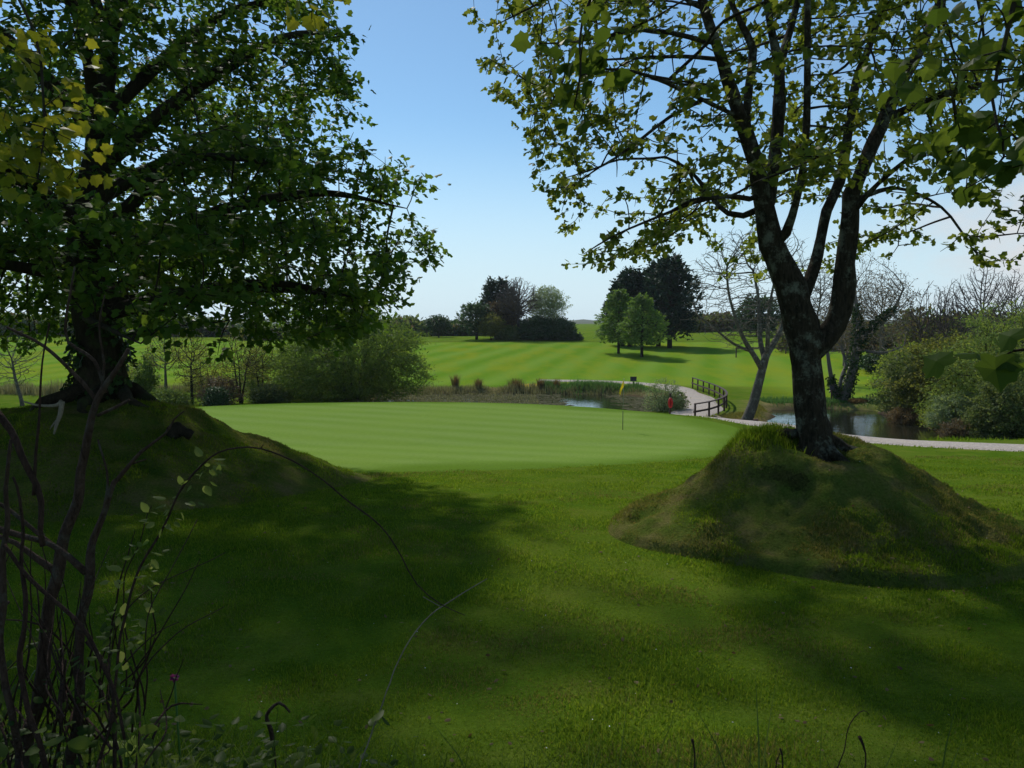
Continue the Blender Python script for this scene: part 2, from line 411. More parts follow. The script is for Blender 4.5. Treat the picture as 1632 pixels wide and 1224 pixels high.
GREEN_C, GREEN_A = (-6.0, 32.0), (15.6, 12.2)
def ge(x, y): return np.sqrt(((x - GREEN_C[0]) / GREEN_A[0])**2 + ((y - GREEN_C[1]) / GREEN_A[1])**2 + 1e-9) * (1 + .03 * vn(x * .12, y * .12, 0, 5))
def H(x, y):
    x, y = np.broadcast_arrays(np.asarray(x, float), np.asarray(y, float))
    d = np.clip(y * .035, .25, 8)
    h = sum(np.interp(y + q * d, YK, ZK) for q in (-1.5, -.75, 0, .75, 1.5)) / 5
    m = 1 - sst(.97, 1.42, ge(x, y))
    h = h + (np.maximum(h, -1.2) - h) * m
    h = h + 1.5 * sst(24, 46, x) * sst(46, 75, y) * (1 - sst(100, 150, y))          # bank right of the pond
    h = h - .8 * sst(12.2, 15, x) * (1 - sst(25.5, 28, x)) * sst(30.5, 36, y) * (1 - sst(42, 46, y))
    h = h + 1.0 * sst(15, 60, x) * sst(125, 180, y) + .4 * sst(-20, -70, x) * sst(110, 150, y)
    h = h + .25 * fbm(x * .02, y * .02, 0, 3) * sst(85, 140, y) + .03 * fbm(x * .25, y * .25, 0, 9) * (1 - sst(14, 20, y)) * sst(4.2, 7, y)
    s = np.minimum(sdpoly(POND_R, x, y), sdpoly(POND_L, x, y)) + .5 * vn(x * .55, y * .55, 0, 21)
    c = 1 - sst(-1.8, 1.3, s)
    return h + (-4.3 - h) * c
def hz(x, y): return float(H(np.array(x), np.array(y)))

def axis(segs):
    r = []
    for a, b, s in segs: r += list(np.arange(a, b, s))
    return np.array(r + [segs[-1][1]])
gx = axis([(-1500, -300, 60), (-300, -60, 8), (-60, -30, 1.5), (-30, 32, .42), (32, 70, 1.5), (70, 300, 8), (300, 1500, 60)])
gy = axis([(-40, -4, 2), (-4, 14, .3), (14, 40, .5), (40, 80, .42), (80, 190, 1.5), (190, 400, 8), (400, 1700, 60)])
X, Y = np.meshgrid(gx, gy); Z = H(X, Y)
nx, ny = len(gx), len(gy)
ii, jj = np.meshgrid(np.arange(nx - 1), np.arange(ny - 1)); b0 = (jj * nx + ii).ravel()
spd = np.minimum(sdpoly(POND_R, X, Y), sdpoly(POND_L, X, Y))
fair = sst(77, 82, Y) * (1 - sst(148, 152, Y + .02 * X)) + sst(150, 156, Y) * .35
fair = np.clip(fair + sst(20, 30, X) * sst(56, 62, Y) * (1 - sst(140, 150, Y)), 0, 1)
tan = (1 - sst(.6, 3.0, spd + 1.2 * vn(X * .4, Y * .4, 0, 8))) * sst(36, 42, Y) * .95
tan = np.maximum(tan, .8 * sst(58, 61, Y) * (1 - sst(63.5, 66, Y)) * sst(17, 20, X) * (1 - sst(26, 30, X)))
soil = (1 - sst(1.5, 4.0, np.hypot((X - 14.6) * .8, (Y - 47.5) * .6) + .8 * vn(X, Y, 0, 2))) * (X > 11.5)
soil = np.maximum(soil, (1 - sst(-.3, .5, spd)))
soil = np.maximum(soil, .75 * (1 - sst(3.0, 5.2, Y + .8 * vn(X * .8, Y * .8, 0, 4))) * (1 - sst(-1.5, 1.2, X)))
mesh('ground', np.stack([X, Y, Z], -1).reshape(-1, 3), np.stack([b0, b0 + 1, b0 + nx + 1, b0 + nx], -1), M['ground'],
     attrs={'fairway': fair.ravel(), 'tan': tan.ravel(), 'soil': soil.ravel()})['kind'] = 'structure'

# putting green: a sheet of finer turf over the plateau
gr = np.concatenate([np.linspace(.002, .9, 40), np.linspace(.92, 1.02, 8)]); ga = np.linspace(0, 2 * math.pi, 160, endpoint=False)
RR, AA = np.meshgrid(gr, ga, indexing='ij')
gxx, gyy = GREEN_C[0] + GREEN_A[0] * RR * np.cos(AA), GREEN_C[1] + GREEN_A[1] * RR * np.sin(AA)
wob = 1 + .03 * vn(gxx * .15, gyy * .15, 0, 6) * RR
gxx = GREEN_C[0] + (gxx - GREEN_C[0]) * wob; gyy = GREEN_C[1] + (gyy - GREEN_C[1]) * wob
gzz = H(gxx, gyy) + .03 - .06 * sst(.985, 1.02, RR)
n_ = len(ga); i_, j_ = np.meshgrid(np.arange(len(gr) - 1), np.arange(n_), indexing='ij')
mesh('putting_green', np.stack([gxx, gyy, gzz], -1).reshape(-1, 3), np.stack([i_ * n_ + j_, (i_ + 1) * n_ + j_, (i_ + 1) * n_ + (j_ + 1) % n_, i_ * n_ + (j_ + 1) % n_], -1).reshape(-1, 4), M['green'], attrs={'collar': (sst(.84, .97, RR + .05 * vn(gxx * .5, gyy * .5, 0, 7)) * .85).ravel()})['kind'] = 'structure'

# ponds
def pond(P, name):
    c = P.mean(0); Q = c + (P - c) * 1.22
    V = np.array([(c[0], c[1], WATER)] + [(a, b, WATER) for a, b in Q])
    n = len(Q); mesh(name, V, np.array([(0, 1 + (i + 1) % n, 1 + i) for i in range(n)]) if np.cross(Q[0] - c, Q[1] - c) < 0 else np.array([(0, 1 + i, 1 + (i + 1) % n) for i in range(n)]), M['water'], smooth=False)['kind'] = 'structure'
pond(POND_R, 'pond_water'); pond(POND_L, 'pond_water')

# gravel path: over the causeway and along the right of the green
def resample(p, step):
    p = np.asarray(p, float)
    # Catmull-Rom through the points
    q = []
    e = np.concatenate([[2 * p[0] - p[1]], p, [2 * p[-1] - p[-2]]])
    for i in range(1, len(e) - 2):
        n = max(2, int(np.linalg.norm(e[i + 1] - e[i]) / step))
        for t in np.arange(n) / n:
            a, b, c, d = e[i - 1], e[i], e[i + 1], e[i + 2]
            q.append(.5 * (2 * b + (c - a) * t + (2 * a - 5 * b + 4 * c - d) * t * t + (3 * b - a - 3 * c + d) * t**3))
    q.append(p[-1]); return np.array(q)
PATH = [(60, 17.5), (38, 20), (27, 22.0), (19.5, 25.2), (14.2, 29.2), (11.6, 33.5), (10.2, 38.5), (9.9, 43.5), (10.4, 48.5), (12.0, 53.5), (14.0, 58.5), (15.0, 64), (15.5, 70), (15.7, 76), (14.5, 81), (10, 84.5), (3, 86)]
pc = resample(PATH, .6); tn = nrm(np.gradient(pc, axis=0)); nm = np.stack([-tn[:, 1], tn[:, 0]], -1)
cw = np.array([-1.25, -1.05, -.5, 0, .5, 1.05, 1.25]); off = np.array([-.05, .045, .06, .07, .06, .045, -.05])
wd_ = (1 + .12 * np.sin(np.arange(len(pc)) * .37)) * np.interp(pc[:, 1], [24, 40, 50, 75, 86], [1.0, 1.0, 1.25, 1.3, .9])
PX = pc[:, None, 0] + nm[:, None, 0] * cw * wd_[:, None]; PY = pc[:, None, 1] + nm[:, None, 1] * cw * wd_[:, None]
pz = H(pc[:, 0], pc[:, 1])[:, None] * .5 + H(PX, PY) * .5
pz = np.maximum(pz, H(PX, PY)) + off
k = len(cw); i_, j_ = np.meshgrid(np.arange(len(pc) - 1), np.arange(k - 1), indexing='ij')
mesh('gravel_path', np.stack([PX, PY, pz], -1).reshape(-1, 3), np.stack([i_ * k + j_, i_ * k + j_ + 1, (i_ + 1) * k + j_ + 1, (i_ + 1) * k + j_], -1).reshape(-1, 4)[:, ::-1], M['gravel'])['kind'] = 'structure'

# far hills beyond the course
hx = np.linspace(-1500, 1500, 220)
hv = []
for q, (dy, hh) in enumerate([(0, 0), (60, .55), (120, .9), (200, 1.0), (420, .8)]):
    z = 3.5 + hh * (7.5 + 3.0 * fbm(hx * .004, dy * .01, 0, 12) + 1.2 * vn(hx * .06, dy * .03, 0, 13))
    hv.append(np.stack([hx, np.full_like(hx, 950 + dy), z - (2.5 if q == 0 else 0)], -1))
hv = np.array(hv); i_, j_ = np.meshgrid(np.arange(4), np.arange(219), indexing='ij')
mesh('distant_hills', hv.reshape(-1, 3), np.stack([i_ * 220 + j_, i_ * 220 + j_ + 1, (i_ + 1) * 220 + j_ + 1, (i_ + 1) * 220 + j_], -1).reshape(-1, 4), M['hill'])['kind'] = 'structure'

# ------------------------------------------------------------------ the two tree mounds
MR = np.array((4.35, 12.1)); ML = np.array((-8.9, 17.0))
def mound_r(x, y):
    dx, dy = x - MR[0], y - MR[1]
    an = np.arctan2(dy, dx); r = np.hypot(dx, dy * 1.02)
    r = r * (1 + .05 * np.sin(3 * an + 1) + .04 * np.sin(5 * an)) / (1 + .12 * np.cos(an - 0) )
    h = np.interp(r, [0, .5, .95, 1.3, 1.65, 2.0, 2.4, 2.8, 3.02, 3.12, 3.3], [1.42, 1.42, 1.34, 1.08, .77, .5, .30, .17, .10, -.02, -.3])
    # turf lump with an undercut, scooped edge on the near left
    fl = np.exp(-(((an + 2.0 + math.pi) % (2 * math.pi) - math.pi) / .55)**2)
    h = h + fl * (.06 * (1 - sst(1.15, 1.5, r)) * sst(.5, .9, r) + .11 * (1 - sst(1.36, 1.5, r)) * sst(.95, 1.3, r) - .05 * sst(1.38, 1.52, r) * (1 - sst(1.7, 2.2, r)))
    h = h - .34 * np.exp(-((x - 4.5)**2 / .30 + (y - 11.45)**2 / .22))      # the trunk grows out of the near face
    front = np.exp(-(((an + 1.75 + math.pi) % (2 * math.pi) - math.pi) / .95)**2)
    h = h + front * np.clip(.05 + .05 * vn(x * 1.5, y * 1.5, 0, 43), 0, 1) * sst(2.4, 2.9, r) * (1 - sst(3.0, 3.08, r))
    return h + (.09 * fbm(x * 1.3, y * 1.3, 0, 40) + .05 * fbm(x * 5, y * 5, 0, 41)) * (1 - sst(2.6, 3.05, r)), r
def mound_l(x, y):
    dx, dy = x - ML[0], y - ML[1]
    an = np.arctan2(dy, dx); r = np.hypot(dx, dy)
    r = r / (1 + .05 * np.sin(3 * an + .6) + .04 * np.sin(7 * an))
    h = np.interp(r, [0, 1.2, 1.9, 2.5, 3.1, 3.7, 4.3, 4.9, 5.4, 5.8], [1.72, 1.68, 1.55, 1.22, .92, .64, .38, .14, -.02, -.3])
    h = h + .08 * np.exp(-(((an + .2 + math.pi) % (2 * math.pi) - math.pi) / .5)**2) * sst(.9, 1.4, r) * (1 - sst(1.95, 2.15, r))
    return h + (.09 * fbm(x * 1.1, y * 1.1, 0, 50) + .03 * fbm(x * 5, y * 5, 0, 51)) * (1 - sst(4.4, 5.2, r)), r
def mound(name, c, rad, fn):
    rs = np.linspace(.01, rad, 110); aa = np.linspace(0, 2 * math.pi, 220, endpoint=False)
    r, a = np.meshgrid(rs, aa, indexing='ij'); x, y = c[0] + r * np.cos(a), c[1] + r * np.sin(a)
    h, _ = fn(x, y); z = H(x, y) + h
    n = len(aa); i, j = np.meshgrid(np.arange(len(rs) - 1), np.arange(n), indexing='ij')
    mesh(name, np.stack([x, y, z], -1).reshape(-1, 3), np.stack([i * n + j, (i + 1) * n + j, (i + 1) * n + (j + 1) % n, i * n + (j + 1) % n], -1).reshape(-1, 4), M['mound'])['kind'] = 'structure'
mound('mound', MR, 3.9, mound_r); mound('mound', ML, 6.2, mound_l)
def gz(x, y):                      # ground with the mounds on it
    x, y = np.broadcast_arrays(np.asarray(x, float), np.asarray(y, float))
    return H(x, y) + np.maximum(np.maximum(mound_r(x, y)[0], mound_l(x, y)[0]), 0)

# ------------------------------------------------------------------ grass
def blades(name, x, y, z, hgt, wid, mat, lean=.5, label=None):
    n = len(x); a = RNG.uniform(0, 2 * math.pi, n)
    d = np.stack([np.cos(a), np.sin(a), 0 * a], -1); b = RNG.uniform(0, 2 * math.pi, n)
    tilt = RNG.uniform(0, lean, n)[:, None] * np.stack([np.cos(b), np.sin(b), 0 * b], -1)
    p = np.stack([x, y, z], -1); up = nrm(np.array((0, 0, 1.)) + tilt)
    mid = p + up * hgt[:, None] * .6; tip = mid + nrm(up + tilt * .9) * hgt[:, None] * .45
    V = np.stack([p - d * wid[:, None] / 2, p + d * wid[:, None] / 2, mid + d * wid[:, None] * .4, mid - d * wid[:, None] * .4, tip], 1).reshape(-1, 3)
    base = np.arange(n)[:, None] * 5
    o = mesh(name, V, [base + np.array([0, 1, 2, 3]), base + np.array([3, 2, 4])], mat)
    o['kind'] = 'stuff'
    if label: o['label'] = label
    return o
n = 470000
yy = np.exp(RNG.uniform(math.log(3.9), math.log(24), n)); xx = RNG.uniform(-1, 1, n) * (.70 * yy + 1)
keep = (mound_r(xx, yy)[0] < .03) & (mound_l(xx, yy)[0] < .03) & (ge(xx, yy) > 1.0)
xx, yy = xx[keep], yy[keep]
tuft = .7 + .5 * np.clip(fbm(xx * 1.7, yy * 1.7, 0, 60), -.8, 1)
dry = fbm(xx * .55, yy * .8, 0, 64) + .35 * vn(xx * 3, yy * 3, 0, 65) + RNG.normal(0, .3, len(xx)) > .66 - .16 * sst(-1, 3, xx)
wdt = .0024 + .00075 * yy * RNG.uniform(.6, 1.3, len(xx)); hgt = RNG.uniform(.026, .068, len(xx)) * tuft
for q, m_ in ((dry, 'blade_dry'), (~dry, 'blade')):
    blades('lawn_grass', xx[q], yy[q], H(xx, yy)[q] - .005, hgt[q], wdt[q], M[m_], .9)
def mound_grass(name, c, rad, fn, n, lim):
    r = rad * np.sqrt(RNG.uniform(0, 1, n)); a = RNG.uniform(0, 2 * math.pi, n)
    x, y = c[0] + r * np.cos(a), c[1] + r * np.sin(a); h, rr = fn(x, y)
    e = .05; sl = np.hypot(fn(x + e, y)[0] - h, fn(x, y + e)[0] - h) / e
    k = (h > lim) & (RNG.uniform(0, 1, n) < np.where(sl > 2.2, .4, 1.0)); x, y, h = x[k], y[k], h[k]
    tuft = np.clip(.75 + .8 * fbm(x * 1.5, y * 1.5, 0, 70), .25, 1.7)
    dry = 1.3 * fbm(x * 1.1, y * 1.1, 0, 75) + RNG.normal(0, .2, len(x)) > (-.15 if c[0] > 0 else .35)
    for q, m_ in ((dry, 'blade_dry'), (~dry, 'blade')):
        blades(name, x[q], y[q], (H(x, y) + h)[q] - .01, (RNG.uniform(.03, .07, len(x)) * tuft)[q], (RNG.uniform(.005, .012, len(x)) * c[1] / 12)[q], M[m_], 1.1)
mound_grass('mound_grass', MR, 3.2, mound_r, 120000, .0)
n = 2600; x = RNG.normal(3.86, .24, n); y = RNG.normal(12.0, .26, n)
blades('mound_grass', x, y, H(x, y) + mound_r(x, y)[0] - .02, RNG.uniform(.08, .2, n), np.full(n, .009), M['blade'], .9)
mound_grass('mound_grass', ML, 5.4, mound_l, 90000, -.02)

# ------------------------------------------------------------------ trees
def grow(seeds, A, step, infl, kill, iters=140, trop=(0, 0, 0), jit=.15, rng=RNG):
    """space colonisation: seeds = polylines (x,y,z,r) joined to earlier ones at their first point; A = attraction points"""
    P, par, rad = [], [], []
    for s in seeds:
        s = np.asarray(s, float)
        q = resample(s, step)
        if P:
            arr = np.array(P); i0 = int(np.argmin(((arr - q[0, :3])**2).sum(1))); start = 1
            last = i0
            if ((arr[i0] - q[0, :3])**2).sum() > (3 * step)**2: start = 0; last = -1
        else: start, last = 0, -1
        for k_ in range(start, len(q)):
            P.append(q[k_, :3]); par.append(last); rad.append(q[k_, 3]); last = len(P) - 1
    P = np.array(P); par = list(par); fixed = len(P)
    A = np.asarray(A, float)
    d2 = np.full(len(A), 1e9); ni = np.zeros(len(A), int)
    def upd(i0):
        for c in range(i0, len(P), 400):
            D = ((A[:, None, :] - P[None, c:c + 400, :])**2).sum(-1)
            m = D.argmin(1); v = D[np.arange(len(A)), m]; b = v < d2
            d2[b] = v[b]; ni[b] = m[b] + c
    upd(0)
    tr = np.array(trop, float)
    seen = {}
    for it in range(iters):
        al = d2 > kill**2
        A, d2, ni = A[al], d2[al], ni[al]
        if len(A) == 0: break
        act = d2 < infl**2
        if not act.any():
            infl *= 1.4; continue
        dirs = nrm(A[act] - P[ni[act]])
        u, inv = np.unique(ni[act], return_inverse=True)
        sm = np.zeros((len(u), 3)); np.add.at(sm, inv, dirs)
        g = nrm(nrm(sm) + tr + rng.normal(0, jit, sm.shape))
        new = P[u] + g * step
        ok = []
        for a_, q in zip(u, new):
            key = (int(a_), round(q[0] / step * 2), round(q[1] / step * 2), round(q[2] / step * 2))
            ok.append(seen.get(key, 0) < 1); seen[key] = 1
        ok = np.array(ok)
        if not ok.any(): break
        i0 = len(P)
        P = np.concatenate([P, new[ok]]); par += list(u[ok]); rad += [0] * int(ok.sum())
        upd(i0)
    return P, np.array(par), np.array(rad), fixed

def skeleton(seeds, A, step, infl, kill, tip=.006, expo=2.4, tubes=None, rough=0.0, maxr=None, smooth=2, sides=(4, 6, 14), **kw):
    P, par, rad, fixed = grow(seeds, A, step, infl, kill, **kw)
    n = len(P); ch = [[] for _ in range(n)]
    for i in range(n):
        if par[i] >= 0: ch[par[i]].append(i)
    ac = np.zeros(n); r = np.zeros(n)
    for i in range(n - 1, -1, -1):
        v = ac[i]
        rr = tip if v == 0 else v**(1 / expo)
        if rad[i] > 0: rr = rad[i]
        if maxr and rad[i] == 0: rr = min(rr, maxr)
        r[i] = rr
        if par[i] >= 0: ac[par[i]] += rr**expo
    for _ in range(smooth):
        Q = P.copy()
        for i in range(fixed, n):
            if par[i] >= 0 and ch[i]: Q[i] = .5 * P[i] + .25 * P[par[i]] + .25 * P[ch[i][0]]
        P = Q
    for i in range(fixed, n):
        if par[i] >= 0: r[i] = min(r[i], r[par[i]] * .95)
    T = tubes or Tubes()
    heads = [i for i in range(n) if par[i] < 0]
    st = list(heads)
    while st:
        i = st.pop()
        chain = [i] if par[i] < 0 else [par[i], i]
        cur = i
        while ch[cur]:
            # a traced limb runs on along its own points; otherwise follow the thickest child
            c = sorted(ch[cur], key=lambda q: (-(q == cur + 1 and q < fixed), -r[q]))
            for o_ in c[1:]: st.append(o_)
            cur = c[0]; chain.append(cur)
        pts = P[chain]; rr = r[chain].copy()
        if par[i] >= 0: rr[0] = min(rr[0], rr[1] * 1.25)
        if not ch[chain[-1]]: rr[-1] *= .5
        m = rr.max()
        T.add(pts, rr, sides[0] if m < .02 else (sides[1] if m < .07 else sides[2]), rough if m > .05 else 0, cap=m > .05)
    tips = np.array([len(c) == 0 for c in ch])
    return P, par, r, tips, T

def env(c, zs, rs, n, gap=None, gs=(.5, .5, 1.3), lump=.2, inner=0.0, squash=(1, 1), rng=RNG, seed=0, shell=.5, keepf=None):
    """points inside an uneven crown: radius rs over heights zs about the axis c, with gaps"""
    out = []; zs = np.array(zs, float); rs = np.array(rs, float); tot = 0
    while tot < n:
        m = n * 3
        z = rng.uniform(zs[0], zs[-1], m); rm = np.interp(z, zs, rs)
        k = rng.uniform(0, 1, m) < (rm / rs.max())**2; z, rm = z[k], rm[k]
        a = rng.uniform(0, 2 * math.pi, len(z)); u = rng.uniform(inner, 1, len(z))**shell
        x, y = np.cos(a), np.sin(a)
        rr = rm * u * (1 + lump * vn(x * 1.9 + 7, y * 1.9, z * 1.1 / max(.6, rs.max() * .22), 90 + seed))
        p = np.stack([c[0] + x * rr * squash[0], c[1] + y * rr * squash[1], c[2] + z], -1)
        if gap is not None:
            g = vn(p[:, 0] * gs[0], p[:, 1] * gs[1], p[:, 2] * gs[2], 120 + seed) + .4 * vn(p[:, 0] * gs[0] * 2.3, p[:, 1] * gs[1] * 2.3, p[:, 2] * gs[2] * 2.3, 130 + seed)
            p = p[g > gap]
        if keepf is not None: p = p[keepf(p)]
        out.append(p); tot += len(p)
    return np.concatenate(out)[:n]

def leaves_on(P, par, r, maxr, per, size, spread, c, tpl, up=.9, out_=.5, droop=.2, sj=.3, rng=RNG, prob=None):
    """leaf instances round the thin twigs; c = crown centre the leaves face away from"""
    idx = np.where(r <= maxr)[0]
    if prob is not None: idx = idx[rng.uniform(0, 1, len(idx)) < prob]
    pos = np.repeat(P[idx], per, 0); n = len(pos)
    if n == 0: return np.zeros((0, 3)), np.zeros((0, tpl[1].shape[1]), int)
    pos = pos + rng.normal(0, spread, (n, 3)) * np.array((1, 1, .45))
    o = nrm(pos - np.asarray(c)); o[:, 2] *= .3
    nrml = nrm(np.array((0, 0, up)) + o * out_ + rng.normal(0, .42, (n, 3)))
    al = nrm(o * .6 + rng.normal(0, .7, (n, 3)) + np.array((0, 0, -droop)))
    return scatter(tpl, pos, al, nrml, size * rng.uniform(1 - sj, 1 + sj, n))

def tree(name, label, cat, base, seeds, A, step, infl, kill, leaf=None, bark='bark_dark', tip=.006, group=None, crown='crown', trunk='trunk', rough=0.0, extra=None, expo=2.4, maxr=None, sides=(4, 5, 8), **kw):
    b = np.array(base, float)
    t = thing(name, label, cat, b, group)
    P, par, r, tips, T = skeleton(seeds, A, step, infl, kill, tip, expo, rough=rough, maxr=maxr, sides=sides, **kw)
    T.build(trunk, M[bark], t)
    if leaf:
        mat, maxlr, per, size, spread, tpl, kk = leaf
        c = b + np.array((0, 0, np.max(P[:, 2] - b[2]) * .45))
        V, Fa = leaves_on(P, par, r, maxlr, per, size, spread, c, tpl, **kk)
        if len(V): mesh(crown, V, Fa, M[mat], t, smooth=False)
    return t, P, par, r

def line(*pts, Y0=11.75, base=None):
    """px polyline (px, py, width_px, dY) at about distance Y0 -> (x,y,z,r)"""
    q = []
    for p in pts:
        Yd = Y0 + (p[3] if len(p) > 3 else 0)
        w_ = at(p[0], p[1], Yd); q.append((*w_, max(p[2], 1) / 2 / F * Yd))
    return np.array(q)

# ---- right-hand sycamore
zb = float(gz(4.42, 11.75))
tb = line((1300, 775, 120), (1299, 740, 90), (1297, 712, 74), (1295, 685, 64), (1291, 640, 57), (1286, 580, 55), (1283, 545, 62), (1270, 490, 62), (1248, 430, 50), (1231, 390, 44), (1219, 330, 35), (1199, 240, 29, -.2), (1178, 180, 26, -.4), (1150, 95, 21, -.7), (1122, 12, 17, -1.0), (1105, -60, 12, -1.2), (1080, -160, 7, -1.4))
sd_r = [tb,
  line((1290, 560, 46), (1318, 535, 44), (1340, 495, 40), (1348, 420, 35), (1355, 345, 33), (1357, 310, 32), (1368, 285, 25), (1395, 220, 25, .3), (1425, 150, 24, .6), (1460, 90, 20, .9), (1492, 20, 17, 1.2), (1520, -70, 11, 1.4), (1540, -160, 6, 1.5)),
  line((1276, 475, 30, .1), (1298, 425, 22, .3), (1318, 335, 19, .5), (1338, 290, 18, .7), (1351, 215, 17, .9), (1365, 130, 15, 1.1), (1385, 75, 13, 1.3), (1410, 0, 11, 1.5), (1440, -110, 7, 1.7)),
  line((1244, 395, 22), (1262, 345, 16, -.3), (1277, 285, 13, -.6), (1285, 200, 13, -.8), (1287, 120, 12, -1), (1287, 30, 11, -1.2), (1290, -80, 7, -1.4)),
  line((1222, 345, 26), (1231, 280, 23, .3), (1240, 195, 23, .5), (1242, 110, 19, .6), (1228, 40, 14, .7), (1215, -60, 10, .8), (1205, -160, 5, .8)),
  line((1242, 105, 16, .6), (1257, 55, 14, .9), (1272, 0, 11, 1.1), (1300, -100, 6, 1.4)),
  line((1188, 205, 16, -.3), (1194, 135, 15, -.1), (1200, 80, 14, .1), (1180, 35, 11, .2), (1160, -10, 9, .3), (1140, -90, 5, .4)),
  line((1410, 190, 16, .45), (1450, 172, 14, .2), (1500, 152, 13, -.1), (1560, 136, 10, -.4), (1640, 122, 8, -.8), (1720, 110, 5, -1)),
  line((1360, 335, 14), (1400, 292, 10, -.4), (1460, 245, 9, -.9), (1530, 212, 7, -1.3), (1600, 200, 4, -1.6)),
  line((1358, 320, 11, .1), (1430, 300, 7, .7), (1500, 330, 5, 1.2), (1540, 380, 3.5, 1.4)),
  line((1212, 320, 11), (1160, 313, 9, -.4), (1110, 322, 7, -.8), (1050, 345, 6, -1.1), (980, 375, 4, -1.3), (930, 405, 3, -1.4)),
  line((1212, 343, 12), (1160, 340, 10, .4), (1125, 302, 9, .8), (1098, 270, 7, 1.1), (1060, 250, 5, 1.4)),
  line((1180, 185, 12, -.4), (1166, 181, 10, -.5), (1120, 159, 9, -.9), (1061, 132, 8, -1.3), (1010, 114, 6, -1.6), (960, 110, 4, -1.8)),
  line((1122, 160, 8, -.9), (1068, 186, 7, -.9), (1007, 233, 6, -1.0), (958, 265, 4, -1.1), (895, 285, 2.5, -1.2)),
  line((1142, 70, 10, -.75), (1056, 50, 8, -1.2), (997, 51, 6, -1.6), (930, 65, 4, -1.9), (860, 70, 3, -2.1)),
  line((1152, 95, 9, -.7), (1090, 90, 8, -.3), (1031, 92, 6, .1), (946, 97, 4, .4), (880, 110, 3, .6)),
  line((1120, 20, 10, -1), (1040, -40, 8, -1), (950, -40, 6, -1.2), (850, 10, 4, -1.4), (790, 40, 3, -1.5)),
  line((1208, 300, 9), (1180, 218, 0.1, .4))[:1].repeat(2, 0) + np.array([[0, 0, 0, 0], [-.4, .5, .5, 0]]),
]
sd_r = [q * (1, 1, 1, .84) for q in sd_r[:-1]]
cR = np.array((4.6, 12.7, 0))
def keepR(p):                       # crown hollow round the bare limbs, drooping skirt
    r_ = np.hypot(p[:, 0] - 4.6, p[:, 1] - 12.2)
    return (p[:, 2] > np.interp(r_, [0, 1.5, 2.6, 4.2, 6], [5.4, 4.9, 4.1, 3.75, 4.3])) 
A = env(cR, [3.6, 4.4, 5.2, 6.2, 7.5, 9, 10.5, 12, 13.3], [3.6, 3.9, 4.4, 4.8, 5.3, 5.3, 4.6, 3.0, .3], 4800, gap=.04, gs=(.55, .55, 1.0), lump=.12, squash=(1, 1.15), keepf=keepR, seed=1)
A = np.concatenate([A, env((3.4, 15.0, 0), [10.2, 11.5, 13, 14.5], [3.5, 5.6, 5.2, 1.0], 340, gap=.12, gs=(.5, .5, .8), lump=.2, seed=11)])  # sparse extra lobe above the frame, added to shade the near lawn
t, P, par, r, = tree('sycamore_tree', 'multi-stemmed sycamore with open young foliage on the right grass mound', 'tree', (4.42, 11.75, zb - .1), sd_r, A, .20, 1.6, .24,
     leaf=('syc_young', .0155, 8, .105, .072, PALM, dict(up=.9, out_=.4, droop=.35, sj=.4, prob=.62)), bark='bark', tip=.0075, rough=.15, trop=(0, 0, -.03), maxr=.05, sides=(4, 6, 18))
T = Tubes()
for a_, ln in ((-1.0, .55), (-.2, .6), (2.6, .5)):
    rs_ = np.linspace(.22, ln + .15, 7); x, y = 4.45 + np.cos(a_ + .2 * np.sin(rs_ * 5)) * rs_, 11.72 + np.sin(a_ + .2 * np.sin(rs_ * 5)) * rs_
    T.add(np.stack([x, y, gz(x, y) + np.linspace(.12, -.08, 7)], -1), np.linspace(.10, .04, 7), 8, .15)
T.build('roots', M['bark'], t)

# ---- left-hand sycamore
zl = float(gz(-8.8, 17))
tl = line((158, 660, 150), (160, 630, 108), (164, 590, 84), (160, 550, 77), (148, 500, 70), (137, 450, 62), (132, 400, 58), (138, 340, 52), (150, 280, 46), (160, 200, 38), (172, 100, 30), (180, 0, 24), (190, -120, 15), (195, -260, 7), Y0=17)
tl[:, 3] *= .86
sd_l = [tl]
for q, (hh, az, ln, rise, r0) in enumerate([(4.4, 188, 6.2, .6, .14), (3.2, 352, 6.0, .9, .17), (3.1, 300, 6.2, .2, .15), (4.0, 238, 6.0, .5, .12), (3.4, 30, 6.2, .7, .16), (3.6, 85, 5.5, .8, .15), (3.9, 135, 6.0, 1.2, .16),
        (4.3, 5, 6.8, 1.8, .19), (4.6, 325, 6.5, 1.6, .17), (4.9, 270, 6.0, 1.8, .16), (5.2, 200, 6, 2.2, .18), (5.6, 55, 6.0, 2.3, .16), (6.1, 345, 6.2, 2.8, .17), (6.5, 290, 5.2, 2.9, .14), (6.9, 230, 5, 3, .14), (7.3, 20, 5.0, 3.2, .14), (7.9, 120, 4.5, 3, .12), (8.3, 320, 4.2, 3.3, .12), (9, 260, 3.6, 3, .1), (9.3, 10, 3.6, 3.2, .1), (10.2, 180, 3, 2.6, .09)]):
    o_ = np.array([np.interp(hh, tl[:, 2], tl[:, i]) for i in range(3)]); a_ = R(az)
    d = np.array((math.cos(a_), math.sin(a_), 0)); sd_ = np.array((-d[1], d[0], 0))
    pts = []
    for f_ in (0, .12, .3, .5, .75, 1.0):
        z_ = rise * math.sin(f_ * 1.75) - .55 * f_**3
        pts.append((*(o_ + d * ln * f_ + sd_ * .5 * math.sin(f_ * 5 + q) * f_ + np.array((0, 0, z_))), r0 * (1 - f_)**.8 + .012))
    sd_l.append(np.array(pts))
cL = np.array((-8.8, 17.0, 0))
